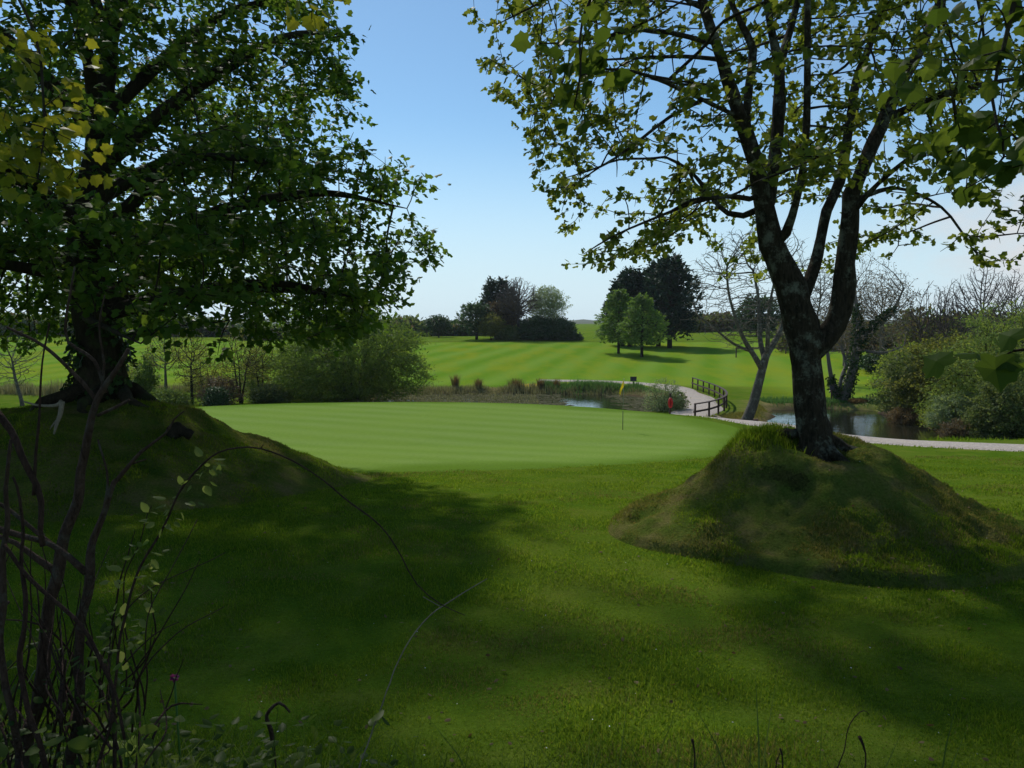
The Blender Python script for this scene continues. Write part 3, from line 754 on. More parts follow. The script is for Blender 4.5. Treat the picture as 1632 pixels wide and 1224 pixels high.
A = env(cL, [2.35, 3.0, 4.0, 5.5, 7, 8.2, 9.2, 10.1, 11.2, 12.3], [5.0, 6.5, 6.75, 6.8, 6.5, 5.9, 5.2, 4.5, 3.0, .3], 8200, gap=.04, gs=(.42, .42, 2.1), lump=.16, shell=.42, seed=2, squash=(1, 1.12),
        keepf=lambda p: (p[:, 2] > np.interp(np.hypot(p[:, 0] + 8.8, p[:, 1] - 17), [0, 1.4, 3, 5, 7.4], [4.2, 3.4, 2.5, 2.4, 2.7]))
        & ~((np.abs(p[:, 0] + 7.6) < 1.9) & (p[:, 1] < 16.6) & (p[:, 2] < 4.3)))
A = np.concatenate([A, env((-6.6, 16.0, 0), [10.6, 12, 13.5, 15], [3.0, 5.4, 5.0, 1.0], 360, gap=.12, gs=(.5, .5, .8), lump=.2, seed=12)])  # unseen upper lobe, added so thin shade falls across the middle lawn
t, P, par, r = tree('sycamore_tree', 'large dense dark-leaved sycamore on the left grass mound', 'tree', (-8.8, 17, zl - .15), sd_l, A, .25, 1.8, .30,
     leaf=('syc_dark', .022, 13, .140, .15, PALM, dict(up=1.0, out_=.35, droop=.25, sj=.4, prob=.66)), bark='bark_dark', tip=.0085, rough=.10, trop=(0, 0, -.06), maxr=.08, sides=(4, 6, 18))
# ivy on the lower trunk
n = 900; a_ = RNG.uniform(0, 2 * math.pi, n); z_ = RNG.uniform(1.55, 3.2, n)
tx, ty, tr_ = [np.interp(z_, tl[:, 2], tl[:, i]) for i in (0, 1, 3)]
k_ = vn(a_ * 1.2, z_ * 1.6, 0, 200) > -.15 + .5 * (z_ - 1.6) / 1.6; rr_ = tr_ + RNG.uniform(.02, .16, n)
p = np.stack([tx + np.cos(a_) * rr_, ty + np.sin(a_) * rr_, z_], -1)[k_]; o_ = np.stack([np.cos(a_), np.sin(a_), .2 + 0 * a_], -1)[k_]
V, Fa = scatter(PALM, p, nrm(o_ * .4 + RNG.normal(0, .5, p.shape) + np.array((0, 0, -.7))), nrm(o_ + RNG.normal(0, .4, p.shape)), RNG.uniform(.09, .17, len(p)))
mesh('ivy', V, Fa, M['ivy'], t, smooth=False)
T = Tubes()
for a_, ln in ((-1.2, 1.5), (-.5, 1.7), (-2.0, 1.6), (-2.7, 1.5), (.3, 1.3), (2.4, 1.3)):
    rs_ = np.linspace(.35, ln, 7); x, y = -8.8 + np.cos(a_ + .2 * np.sin(rs_ * 4)) * rs_, 17 + np.sin(a_ + .2 * np.sin(rs_ * 4)) * rs_
    T.add(np.stack([x, y, gz(x, y) + np.linspace(.3, -.08, 7)], -1), np.linspace(.2, .06, 7), 8, .15)
T.build('roots', M['bark_dark'], t)

# ---- two trees beside the photographer: trunks out of frame, sprays of leaves reaching into it
def overhang(label, base, seeds, targets, size, mat, per, n, spread=.10, tr=.35):
    A = np.concatenate([c + RNG.normal(0, 1, (n, 3)) * s for c, s in targets])
    return tree('sycamore_tree', label, 'tree', base, seeds, A, .13, 1.2, .17, leaf=(mat, .0075, per, size, spread, MAPLE, dict(up=.8, out_=.3, droop=.5, sj=.35)), bark='bark_dark', tip=.004, maxr=.02, sides=(4, 5, 12), rough=.06)
bx, by = -5.6, -1.2; z0 = hz(bx, by)
pA = at(30, 60, 6.0); pB = at(70, 170, 5.8); pC = at(60, 285, 5.6)
pD = at(480, -30, 5.5)
overhang('sycamore beside the camera, its yellow-green leaves hanging in the top left corner', (bx, by, z0 - .1),
   [np.array([(bx, by, z0 - .1, .24), (bx, by + .1, z0 + 1.8, .2), (bx + .2, by + .4, z0 + 4, .16), (bx + .4, by + 1.4, 7.2, .12), (bx + .8, by + 3, 8.6, .08)]),
    np.array([(bx + .35, by + 1.2, 6.6, .09), (bx + .6, 2.5, 7.2, .06), (pA[0] - .5, 5.0, 6.6, .03), (*(pA + (0, 0, .3)), .012), (*pB, .008), (*pC, .005)]),
    np.array([(bx + .5, by + 2, 7.7, .07), (-3.6, 3.5, 7.6, .04), (pD[0] - .4, 5.2, 6.2, .02), (*pD, .008)])],
   [(pA, (.2, .4, .16)), (pB, (.16, .4, .14)), (pC, (.16, .35, .12)), (at(80, 250, 5.8), (.14, .35, .10)), (at(20, 210, 5.6), (.25, .35, .12)), (at(490, -5, 5.5), (.14, .3, .06))], .092, 'leaf_yellow', 3, 13)
bx, by = 5.4, -1.0; z0 = hz(bx, by)
q1, q2, q3 = at(1590, 110, 4.6), at(1600, 250, 4.4), at(1668, 552, 2.6)
q4 = at(950, 40, 5.2); q5 = at(925, 120, 5.1)
overhang('sycamore beside the camera, its large broad leaves hanging at the right edge and top centre', (bx, by, z0 - .1),
   [np.array([(bx, by, z0 - .1, .22), (bx - .1, by + .1, z0 + 1.8, .19), (bx - .2, by + .5, z0 + 3.6, .15), (bx - .6, by + 1.4, 6.6, .11), (bx - .9, by + 2.6, 8.2, .07)]),
    np.array([(bx - .4, by + 1.0, 5.9, .08), (4.2, 2.0, 6.2, .05), (q1[0] + .3, 4.2, 5.4, .025), (*q1, .01), (*q2, .006), (*at(1540, 300, 4.4), .004)]),
    np.array([(bx - .6, by + 1.5, 6.7, .07), (3.2, 2.6, 7.4, .05), (1.4, 4.4, 6.3, .02), (*(q4 + (.0, 0, .25)), .01), (*q5, .006), (*at(915, 170, 5.1), .004)]),
    np.array([(bx - .1, by + .4, z0 + 2.6, .06), (3.6, 1.2, 3.6, .03), (2.2, 2.0, 3.0, .01), (*q3, .006), (*at(1602, 566, 2.6), .003)])],
   [(q1, (.22, .4, .18)), (q2, (.22, .4, .18)), (at(1510, 60, 4.6), (.2, .3, .14)), (at(1620, 180, 4.5), (.25, .3, .2)), (q4, (.2, .3, .12)), (q5, (.12, .25, .16)), (at(1612, 566, 2.6), (.022, .03, .025))], .100, 'leaf_near', 3, 9)

# ------------------------------------------------------------------ middle distance and beyond
def px2(px, Y): return (px - 816) / F * Y * 1.004
def bare(label, px, Y, top, wpx, base_r=.18, n=900, stems=1, lean=0.0, bark='bark_grey', lo=.28, tip=.010, leaf=None, fork=.3, group=None, name='bare_tree', shape=None, cat='tree', z=None, kill=.34, lump=.25, spreadz=0.0):
    x = px2(px, Y); z0 = max(hz(x, Y), WATER - .05) if z is None else z
    h = at(px, top, Y)[2] - z0; wr = wpx / 2 / F * Y
    sc = h / 9.0
    seeds = []
    for s_ in range(stems):
        a_ = 2 * math.pi * s_ / max(1, stems) + px; sp_ = (.0 if stems == 1 else .12 + .18 * RNG.uniform())
        dx = lean * h * .35 + math.cos(a_) * sp_ * wr; dy = math.sin(a_) * sp_ * wr
        r0 = base_r / math.sqrt(stems)
        seeds.append(np.array([(x + math.cos(a_) * r0 * 1.2 * (stems > 1), Y + math.sin(a_) * r0 * (stems > 1), z0 - .15, r0 * 1.35), (x + dx * .25, Y + dy * .3, z0 + h * .10, r0), (x + dx * .8, Y + dy, z0 + h * fork, r0 * .8), (x + dx * 1.1, Y + dy * 1.5, z0 + h * (fork + .2), r0 * .5)]))
    zs, rs = shape or ([lo, lo + .12, .55, .75, .9, 1.0], [.45, .85, 1.0, .92, .62, .15])
    A = env((x + lean * h * .35, Y, z0), [q * h for q in zs], [q * wr for q in rs], int(n * 1.9), gap=-.6, gs=(.5 / sc, .5 / sc, .6 / sc), lump=lump, shell=.5, seed=int(px) % 50)
    return tree(name, label, cat, (x, Y, z0 - .15), seeds, A, .24 * sc, 3.0 * sc, kill * .68 * sc, leaf=leaf, bark=bark, tip=tip, trop=(0, 0, .2), group=group, jit=.12, maxr=base_r * .34)

def bush(label, px, Y, top, wpx, leaf, bark='bark_dark', n=500, per=14, size=.13, spread=.22, tpl=RHOMB, basey=None, depth=1.0, name='bush', stems=7, seed=0, group=None, up=.5, flat=.0, lump=.3, cat='bush', gap=-.55, z=None, prob=None):
    x = px2(px, Y); z0 = max(hz(x, Y), WATER - .05) if z is None else z
    h = at(px, top, Y)[2] - z0; wr = wpx / 2 / F * Y
    seeds = []
    for s_ in range(stems):
        a_ = 2 * math.pi * (s_ + RNG.uniform(-.3, .3)) / stems
        dx, dy = math.cos(a_) * wr, math.sin(a_) * wr * depth
        seeds.append(np.array([(x + dx * .06, Y + dy * .06, z0 - .1, .035 * h / 3), (x + dx * .22, Y + dy * .22, z0 + h * .25, .025 * h / 3), (x + dx * .42, Y + dy * .42, z0 + h * .5, .015 * h / 3)]))
    A = env((x, Y, z0), [0, .08 * h, .3 * h, .55 * h, .8 * h, h], [.75 * wr, .95 * wr, wr, .95 * wr, .74 * wr, .2 * wr], n, gap=gap, gs=(2.2 / h, 2.2 / h, 2.6 / h), lump=lump, squash=(1, depth), seed=seed + int(px) % 40, shell=.42)
    st = h * .055; spread = max(spread, st * .8)
    return tree(name, label, cat, (x, Y, z0 - .1), seeds, A, st, h * .8, st * 1.25, leaf=(leaf, .03 * h / 3 + .01, per, size, spread, tpl, dict(up=up, out_=.8, droop=.1, sj=.4, prob=prob)), bark=bark, tip=.004 + .0012 * h, group=group, crown='foliage', trunk='stems', trop=(0, 0, .05), maxr=.02 * h / 3)

def conifer(label, px, Y, top, wpx, leaf, bark='bark_dark', clear=.16, n=2600, size=.6, base_r=.25, shape=None, layered=False, name='conifer_tree', lean=0.0, group=None, z=None, tpl=SPRAY):
    x = px2(px, Y); z0 = max(hz(x, Y), WATER - .05) if z is None else z
    h = at(px, top, Y)[2] - z0; wr = wpx / 2 / F * Y
    t = thing(name, label, 'tree', (x, Y, z0 - .1), group); T = Tubes()
    ax = lambda f: np.array((x + lean * h * f * f, Y, z0 + h * f))
    fs = np.linspace(-.01, .97, 12); T.add([ax(f) for f in fs], base_r * (1 - fs) ** .8 + .02, 8)
    zs, rs = shape or ([0, .15, .35, .6, .8, 1], [.8, 1.0, .95, .7, .4, .03])
    pos, al, nm_, sz = [], [], [], []
    nb = int(34 + h * 4)
    for q in range(nb):
        f = clear + (1 - clear) * (q + RNG.uniform()) / nb * .98
        g = (f - clear) / (1 - clear)
        ln = wr * np.interp(g, zs, rs) * (RNG.uniform(.5, 1.2) if layered else RNG.uniform(.7, 1.15)); a_ = q * 2.399 + RNG.uniform(-.4, .4)
        d = np.array((math.cos(a_), math.sin(a_), 0)); sd_ = np.array((-d[1], d[0], 0))
        o_ = ax(f); m_ = max(4, int(n / nb))
        rise = (.25 if not layered else .08) * ln
        bp = np.array([o_ + d * ln * u + np.array((0, 0, rise * u - (.2 * ln * u * u if layered else 0))) for u in (0, .35, .7, 1)])
        T.add(bp, np.array((.05, .035, .02, .008)) * h / 10, 4, cap=False)
        u = RNG.uniform(0.12, 1, m_) ** .65
        p = np.stack([np.interp(u, (0, .35, .7, 1), bp[:, i]) for i in range(3)], -1)
        wdt = ln * .33 * np.sin(np.clip(u, .1, .93) * math.pi) + .15
        p = p + sd_ * (RNG.normal(0, 1, m_) * wdt * .7)[:, None] + np.array((0, 0, 1)) * RNG.normal(0, (.10 if layered else .22) * (1 + .1 * h), m_)[:, None]
        pos.append(p); al.append(nrm(d * .9 + RNG.normal(0, .5, (m_, 3)) + np.array((0, 0, .35 if not layered else -.05)))); nm_.append(nrm(np.array((0, 0, .8)) + d * .5 + RNG.normal(0, .5, (m_, 3)))); sz.append(size * RNG.uniform(.5, 1.25, m_))
    V, Fa = scatter(tpl, np.concatenate(pos), np.concatenate(al), np.concatenate(nm_), np.concatenate(sz))
    T.build('trunk', M[bark], t); mesh('crown', V, Fa, M[leaf], t, smooth=False)
    return t

# clump on the crest, middle of the picture
conifer('dark leaning evergreen with low trunk at the left end of the crest clump', 760, 158, 488, 62, 'dark_leaf', clear=.22, n=2200, size=.7, base_r=.28, lean=-.05, shape=([0, .3, .6, .85, 1], [.6, 1, .9, .6, .1]))
conifer('tall dark ragged conifer at the back of the crest clump, left of the bare tree', 793, 164, 450, 74, 'conifer', clear=.16, n=3000, size=.9, base_r=.3, shape=([0, .2, .5, .75, .92, 1], [.9, 1, .85, .62, .42, .1]))
bare('brown twiggy budding tree in front of the dark conifer on the crest', 806, 160, 470, 62, .14, 700, 2, lo=.2, tip=.02, bark='bark_dark', leaf=('brown_bud', .05, 3, .32, .35, RHOMB, dict(up=.2)), name='budding_tree')
bare('small olive budding tree beside the leaning evergreen on the crest', 783, 156, 500, 44, .10, 350, 2, lo=.15, tip=.02, bark='bark_dark', leaf=('olive', .05, 3, .3, .3, RHOMB, dict(up=.2)), name='budding_tree')
bare('round-headed leafless tree with fan of fine twigs in the crest clump', 826, 158, 440, 72, .36, 3000, 1, lo=.34, tip=.022, bark='bark_mid', fork=.30, kill=.24)
bare('pale grey-green willow rising on the right of the crest clump', 872, 160, 453, 66, .2, 800, 3, lo=.3, tip=.02, bark='bark_grey', leaf=('willow_pale', .05, 4, .30, .32, RHOMB, dict(up=.3)), name='willow_tree')
for l_, p_, t_, w_, lf in (('mid green rounded bush at the left foot of the crest bare tree', 812, 520, 42, 'hedge'), ('dark bush below the pale willow on the crest', 852, 503, 52, 'dark_leaf'), ('broad dark evergreen bush at the right end of the crest clump', 888, 505, 54, 'dark_leaf'), ('low dark shrub trailing off the right end of the crest clump', 909, 532, 24, 'dark_leaf')):
    bush(l_, p_, 157, t_, w_, lf, n=420, per=12, size=.42, spread=.4, stems=5)

# larch and cypress clump, right of the middle
conifer('bright green larch nearest the viewer in the fairway clump', 1022, 116, 470, 84, 'larch', clear=.22, n=4200, size=.5, base_r=.22, layered=True, name='larch_tree', shape=([0, .2, .45, .7, .9, 1], [.75, 1, .95, .62, .3, .05]))
conifer('olive green larch at the left of the fairway clump', 985, 122, 462, 82, 'larch', clear=.2, n=4000, size=.55, base_r=.2, layered=True, name='larch_tree', shape=([0, .2, .45, .7, .9, 1], [.85, 1, .9, .65, .35, .05]))
for l_, p_, Y_, t_, w_ in (('huge dark cypress with the bushiest crown at the right of the fairway clump', 1066, 134, 414, 104), ('dark cypress standing behind the bright larch in the fairway clump', 1048, 139, 424, 90), ('dark cypress behind the olive larch at the back of the fairway clump', 1003, 138, 436, 80), ('slim dark cypress between the two larches at the back', 991, 141, 452, 56)):
    conifer(l_, p_, Y_, t_, w_, 'conifer', clear=.12, n=4200, size=.95, base_r=.42, shape=([0, .1, .3, .55, .78, .92, 1], [.7, .95, 1, .85, .58, .36, .1]))
conifer('round dark evergreen behind the leaning bare tree on the far fairway', 1205, 165, 478, 72, 'dark_leaf', clear=.05, n=2600, size=.9, base_r=.3, shape=([0, .3, .6, .85, 1], [.9, 1, .9, .65, .2]))

# left bank of the green
bush('big spreading willow bush with many leaning stems at the back of the green', 564, 66, 492, 250, 'willow', bark='bark_dark', n=2600, per=24, size=.25, spread=.28, tpl=NARROW, stems=11, depth=.8, name='willow_bush', lump=.22, gap=-.6)
bush('lighter young willow bush at the left shoulder of the big willow', 470, 70, 530, 70, 'willow', n=600, per=18, size=.24, spread=.2, tpl=NARROW, stems=6, name='willow_bush')
bush('loose pale bush left of the two grey saplings', 232, 64, 560, 44, 'willow', n=420, per=14, size=.19, spread=.16, tpl=RHOMB, stems=6)
lt = ('olive', .02, 3, .13, .16, RHOMB, dict(up=.3, prob=.35))
bare('slender grey sapling with forked top right of the dark sycamore trunk', 265, 63, 520, 64, .14, 420, 1, lo=.42, leaf=lt, name='young_tree')
bare('dark upright sapling with level twigs between the grey sapling and the thicket', 306, 62, 522, 66, .12, 520, 1, lo=.2, bark='bark_dark', leaf=lt, name='young_tree')
bare('thin brown multi-stemmed tree left of the big willow bush', 384, 62, 522, 74, .13, 620, 3, lo=.25, bark='bark_dark', leaf=lt, name='young_tree')
bare('thin crooked tree just left of the lighter willow', 416, 65, 535, 60, .10, 420, 2, lo=.25, bark='bark_dark', leaf=('olive', .02, 4, .13, .2, RHOMB, dict(up=.3, prob=.5)), name='young_tree')
bare('lone grey sapling with drooping bare twigs at the far left edge', 36, 60, 500, 110, .13, 520, 1, lo=.2, leaf=None, name='young_tree', lean=-.25)
for l_, p_, Y_, t_, w_, lf in (('low brown bramble thicket under the thin brown trees', 350, 61, 596, 64, 'brown_bud'), ('dark low shrub in front of the thin brown trees', 345, 59, 612, 34, 'dark_leaf'), ('low green scrub beside the lighter willow', 430, 63, 610, 60, 'hedge'), ('low green scrub at the foot of the saplings', 270, 60, 618, 70, 'grey_green'), ('tall loose olive bush behind the dark upright sapling', 330, 70, 548, 74, 'olive'), ('loose pale green bush behind the thin brown tree', 405, 71, 560, 66, 'willow'), ('loose olive bush beyond the pale bush at left', 205, 72, 575, 52, 'olive')):
    bush(l_, p_, Y_, t_, w_, lf, n=260, per=9, size=.15, spread=.2, stems=5, name='low_shrub')
bare('small dark tree at the far field edge right of the big willow', 700, 172, 503, 40, .14, 260, 1, lo=.3, tip=.03, leaf=('dark_leaf', .06, 4, .4, .4, RHOMB, dict(up=.3)), bark='bark_dark', name='young_tree')

# by the path
bush('fluffy pale green willow shrub beside the gravel path', 1056, 56, 600, 66, 'willow_pale', n=700, per=6, size=.13, spread=.13, tpl=NARROW, stems=9, name='willow_bush', gap=-.7, cat='shrub')
bush('darker low growth at the foot of the pale path-side shrub', 1075, 57, 622, 40, 'hedge', n=250, per=7, size=.13, spread=.14, stems=5, name='low_shrub')

def lean_tree():
    Y_ = 46.5
    s1 = line((1180, 684, 34), (1190, 670, 24), (1200, 645, 21), (1208, 615, 19), (1216, 585, 17), (1222, 565, 15), (1240, 535, 11, .5), (1252, 500, 8, .9), (1262, 460, 6, 1.2), Y0=Y_)
    s2 = line((1215, 590, 12), (1204, 570, 11, -.3), (1188, 545, 9, -.5), (1175, 515, 7, -.8), (1162, 470, 5, -1), (1158, 430, 4, -1.2), Y0=Y_)
    s3 = line((1219, 575, 11), (1212, 545, 10, .5), (1210, 510, 8, .8), (1208, 470, 6, 1), (1200, 430, 5, 1.3), Y0=Y_)
    s4 = line((1222, 568, 10), (1224, 530, 8, -.6), (1226, 490, 6, -1), (1236, 440, 4, -1.2), Y0=Y_)
    s5 = line((1195, 560, 6, -.4), (1165, 545, 5, -1), (1135, 520, 4, -1.4), (1115, 505, 3, -1.6), Y0=Y_)
    for q in (s1, s2, s3, s4, s5): q[:, 3] *= .78
    b_ = s1[0]; s1[0, 2] = hz(b_[0], b_[1]) - .1
    c = at(1205, 445, Y_)
    A = env((c[0], Y_, c[2] - 4.2), [0, 1.2, 3, 5, 6.6, 7.6], [2.2, 3.6, 4.1, 3.9, 2.9, .8], 2800, gap=-.6, lump=.25, seed=8)
    tree('bare_tree', 'leaning grey bare tree growing from the pond bank by the railing', 'tree', s1[0, :3], [s1, s2, s3, s4, s5], A, .19, 2.0, .19, bark='bark_grey', tip=.0105, trop=(0, 0, .1), jit=.25, maxr=.06, rough=.05, sides=(4, 5, 10))
lean_tree()
def ivy_tree():
    Y_ = 63.8
    s1 = line((1342, 645, 30), (1350, 620, 24), (1358, 590, 24), (1364, 560, 22), (1368, 530, 17), (1366, 500, 12, .5), (1362, 465, 8, 1), Y0=Y_)
    s1[:, 3] *= .6
    s2 = line((1340, 642, 16), (1328, 615, 11), (1322, 585, 9, -.5), (1318, 555, 7, -.8), (1312, 520, 5, -1), Y0=Y_)
    s3 = line((1336, 630, 10, .2), (1342, 600, 9, .5), (1348, 580, 8, 1), (1340, 550, 6, 1.4), Y0=Y_)
    s4 = line((1366, 548, 15), (1385, 528, 12, -.5), (1400, 510, 9, -1), (1425, 490, 6, -1.4), (1440, 460, 4, -1.6), Y0=Y_)
    s5 = line((1380, 560, 8, -.3), (1410, 562, 6, -.8), (1440, 552, 4, -1.2), Y0=Y_)
    for q in (s2, s3, s4, s5): q[:, 3] *= .7
    z_ = hz(s1[0, 0], Y_); s1[0, 2] = z_ - .1; s2[0, 2] = z_
    c = at(1372, 500, Y_)
    A = env((c[0], Y_, c[2] - 3.2), [0, 1.2, 3, 5, 7, 8.4], [2.8, 3.8, 4.3, 4.1, 3.0, .8], 2600, gap=-.55, lump=.3, seed=9)
    t, P, par, r = tree('ivy_clad_tree', 'bare twiggy tree with ivy-clad trunk on the far pond bank', 'tree', s1[0, :3], [s1, s2, s3, s4, s5], A, .22, 2.4, .22, leaf=('brown_bud', .012, 2, .12, .12, RHOMB, dict(up=.2, prob=.45)), bark='bark_pale', tip=.010, trop=(0, 0, .1), jit=.25, maxr=.07, sides=(4, 5, 10))
    pts = []
    for s_, hi in ((s1, .86), (s4, .7), (s2, .35)):
        q = resample(s_, .12); m_ = int(len(q) * hi)
        for row in q[1:m_]:
            k_ = 34; d = nrm(RNG.normal(0, 1, (k_, 3))); pts.append(row[:3] + d * (row[3] + RNG.uniform(.02, .22, (k_, 1))))
    p = np.concatenate(pts); n_ = len(p)
    V, Fa = scatter(RHOMB, p, nrm(RNG.normal(0, .6, (n_, 3)) + (0, 0, -.6)), nrm(RNG.normal(0, .6, (n_, 3)) + (-.3, -.6, .2)), RNG.uniform(.16, .30, n_))
    mesh('ivy', V, Fa, M['ivy'], t, smooth=False)
ivy_tree()

# right-hand thicket
bush('tall grey-green bush filling the right edge above the pond', 1625, 47, 478, 300, 'grey_green', n=2000, per=24, size=.22, spread=.22, tpl=NARROW, stems=9, depth=.75, lump=.2)
bush('olive rounded bush left of the tall grey-green one', 1520, 53, 520, 170, 'olive', n=1000, per=20, size=.19, spread=.22, stems=8, seed=3)
bush('dark twiggy bush at the left end of the right bank thicket', 1450, 55, 552, 110, 'hedge', n=800, per=15, size=.17, spread=.18, stems=9, seed=4, bark='bark_pale')
bush('yellow-green spring bush behind the dark twiggy bush', 1443, 64, 540, 90, 'bright', n=500, per=16, size=.18, spread=.2, stems=6)
bush('dark purplish bush beyond the ivy-clad tree', 1412, 84, 556, 74, 'dark_leaf', n=420, per=10, size=.25, spread=.25, stems=6)
bush('dark green bush low at the right edge near the gravel path', 1618, 42, 590, 120, 'hedge', n=700, per=16, size=.14, spread=.18, stems=7)
bush('pale fern-like bush leaning over the right side of the pond', 1530, 46, 622, 96, 'willow_pale', n=500, per=14, size=.18, spread=.16, tpl=NARROW, stems=7, seed=6)
bush('green leafy shrub at the water edge on the right', 1580, 42.5, 640, 76, 'hedge', n=400, per=10, size=.13, spread=.15, stems=7, seed=7)
bush('brown dead bracken clump at the near right corner of the pond', 1526, 43.2, 668, 48, 'brown_bud', n=260, per=8, size=.13, spread=.12, tpl=NARROW, stems=8, name='bracken_clump', cat='plant')
bush('brown sedge clump below the ivy-clad tree at the waterline', 1368, 62.3, 641, 42, 'rush', n=200, per=7, size=.16, spread=.12, tpl=NARROW, stems=8, name='sedge_clump', cat='plant')
bush('brown sedge clump under the dark twiggy bush', 1442, 52.5, 648, 50, 'rush', n=220, per=7, size=.16, spread=.14, tpl=NARROW, stems=8, name='sedge_clump', cat='plant')
bush('bright fern tuft on the bank under the olive bush', 1496, 49, 636, 50, 'bright', n=220, per=7, size=.15, spread=.14, tpl=NARROW, stems=7, name='fern_clump', cat='plant')
gb = 'leafless trees behind the right-hand thicket'
bare('leafless tree left of the pair behind the right thicket', 1476, 66, 446, 84, .16, 1000, 2, lo=.3, tip=.015, bark='bark_mid', group=gb, lean=.02)
bare('leafless tree with two dark stems in the middle of the right thicket', 1514, 64, 440, 84, .17, 1000, 2, lo=.3, tip=.015, bark='bark_mid', group=gb, lean=.02)
bare('tallest leafless tree leaning right at the right-hand thicket', 1556, 66, 414, 110, .2, 1300, 2, lo=.3, tip=.015, bark='bark_mid', group=gb, lean=.06)
bare('leafless tree nearest the right edge above the grey-green bush', 1606, 68, 424, 92, .17, 900, 2, lo=.35, tip=.015, bark='bark_mid', group=gb, lean=.08)
bare('russet budding tree behind the ivy-clad tree', 1402, 88, 434, 110, .24, 1200, 2, lo=.25, tip=.014, bark='bark_pale', leaf=('brown_bud', .03, 2, .2, .25, RHOMB, dict(up=.2, prob=.6)), name='budding_tree')
bare('wide leafless tree seen between the trunks of the right sycamore', 1290, 78, 378, 130, .24, 1500, 2, lo=.3, tip=.012, bark='bark_grey')
bare('brown budding tree right behind the forked sycamore trunk', 1345, 92, 470, 80, .2, 700, 2, lo=.2, tip=.016, bark='bark_pale', leaf=('brown_bud', .03, 2, .22, .25, RHOMB, dict(up=.2, prob=.6)), name='budding_tree')

# far woods that read as one mass
def wood(name, spans, mats, label):
    for mat, sub in mats:
        Vs, Fs_, off = [], [], 0
        for (p0, p1, Y_, y0, y1, dens) in spans:
            n_ = int(dens * abs(p1 - p0) * sub)
            px = RNG.uniform(p0, p1, n_); yv = Y_ + RNG.uniform(-6, 6, n_); x = px2(px, yv)
            g = H(x, yv); tp = CAMZ + (520 - (y0 + (y1 - y0) * (px - p0) / (p1 - p0))) / F * yv
            hgt = np.maximum((tp - g) * (.72 + .38 * vn(x * .16, yv * .1, 0, 17 + int(p0))), .8)
            z = g + hgt * RNG.uniform(0, 1, n_) ** .7
            p = np.stack([x, yv, z], -1) + RNG.normal(0, .4, (n_, 3))
            V, Fa = scatter(RHOMB, p, RNG.normal(0, 1, (n_, 3)), nrm(RNG.normal(0, .6, (n_, 3)) + (0, -.3, .6)), RNG.uniform(.5, 1.3, n_) * Y_ / 170)
            Vs.append(V); Fs_.append(Fa + off); off += len(V)
        o = mesh(name, np.concatenate(Vs), np.concatenate(Fs_), M[mat], smooth=False); o['kind'] = 'stuff'
wood('far_woodland', [(-160, 420, 172, 492, 502, 26), (380, 520, 158, 520, 508, 22), (590, 770, 190, 508, 508, 26)], [('hedge', 1), ('dark_leaf', .6), ('brown_bud', .3)], '')
wood('far_woodland', [(1095, 1260, 190, 500, 500, 18), (1240, 1430, 120, 513, 507, 22), (1430, 1800, 105, 500, 470, 28)], [('hedge', .9), ('brown_bud', .7), ('olive', .4)], '')

# ------------------------------------------------------------------ waterside plants
def tuft_blades(x, y, z, n, h, spread, lean, w):
    a = RNG.uniform(0, 2 * math.pi, n); l_ = RNG.uniform(.05, lean, n)
    d = np.stack([np.cos(a), np.sin(a), 0 * a], -1); hh = h * RNG.uniform(.55, 1.1, n)
    p = np.array((x, y, z)) + d * (RNG.uniform(0, spread, n))[:, None]
    m_ = p + (d * l_[:, None] * .35 + (0, 0, .6)) * hh[:, None]; tp = p + (d * l_[:, None] + (0, 0, 1.0)) * hh[:, None]
    s_ = np.stack([-d[:, 1], d[:, 0], 0 * a], -1) * w
    V = np.stack([p - s_, p + s_, m_ + s_ * .8, m_ - s_ * .8, tp], 1).reshape(-1, 3); b_ = np.arange(n)[:, None] * 5
    return V, [b_ + np.array([0, 1, 2, 3]), b_ + np.array([3, 2, 4])]
gt = 'brown rush tussocks along the far pond edge'
for l_, p_, hgt, ww in (('leftmost and tallest thin rush tussock on the far pond edge', 726, 1.5, .35), ('dark rush tussock second from the willow on the far pond edge', 763, 1.1, .42), ('widest reddish rush tussock in the middle of the far pond edge', 822, 1.1, .85), ('small dark rush tussock right of the widest one', 862, 1.1, .38), ('rightmost small rush tussock on the far pond edge', 886, 1.05, .38)):
    Y_ = 76.8; x = px2(p_, Y_); V, Fs_ = tuft_blades(x, Y_, hz(x, Y_) - .05, 260 if ww > .5 else 160, hgt, ww, .45, .022)
    tag(mesh('rush_tussock', V, Fs_, M['rush'], smooth=False), l_, 'rush tussock', gt)
def strip(name, mat, n, xr, yf, hr, w, lean=.25):
    x = RNG.uniform(*xr, n); y = yf(x) + RNG.normal(0, .7, n); z = np.maximum(H(x, y), WATER) - .02
    blades(name, x, y, z, RNG.uniform(*hr, n) * (.7 + .5 * vn(x * .6, y * .6, 0, 33)), np.full(n, w), mat, lean)
strip('reed_bed', M['reed'], 9000, (-26, 13), lambda x: np.interp(x, [-26, -12, -4, 4, 9.5, 13], [73, 74.6, 75.6, 76, 75.2, 72]) + .3, (.25, .75), .035)
strip('iris_bed', M['iris'], 5000, (3, 13.5), lambda x: np.interp(x, [3, 9.5, 13.5], [77.3, 76.6, 73]), (.5, 1.0), .045)
strip('reed_bed', M['reed'], 9000, (-62, -20), lambda x: 72 + 2 * np.sin(x * .2), (.6, 1.5), .04)
strip('waterside_grass', M['iris'], 9000, (20, 31), lambda x: np.interp(x, [20, 24, 27.4, 31], [62.5, 63, 62, 60]) + .6, (.25, .6), .04, .7)
strip('waterside_grass', M['blade'], 8000, (17, 33), lambda x: np.interp(x, [17, 20, 25, 33], [31.6, 32, 34, 37]) + .5, (.15, .4), .03, .7)
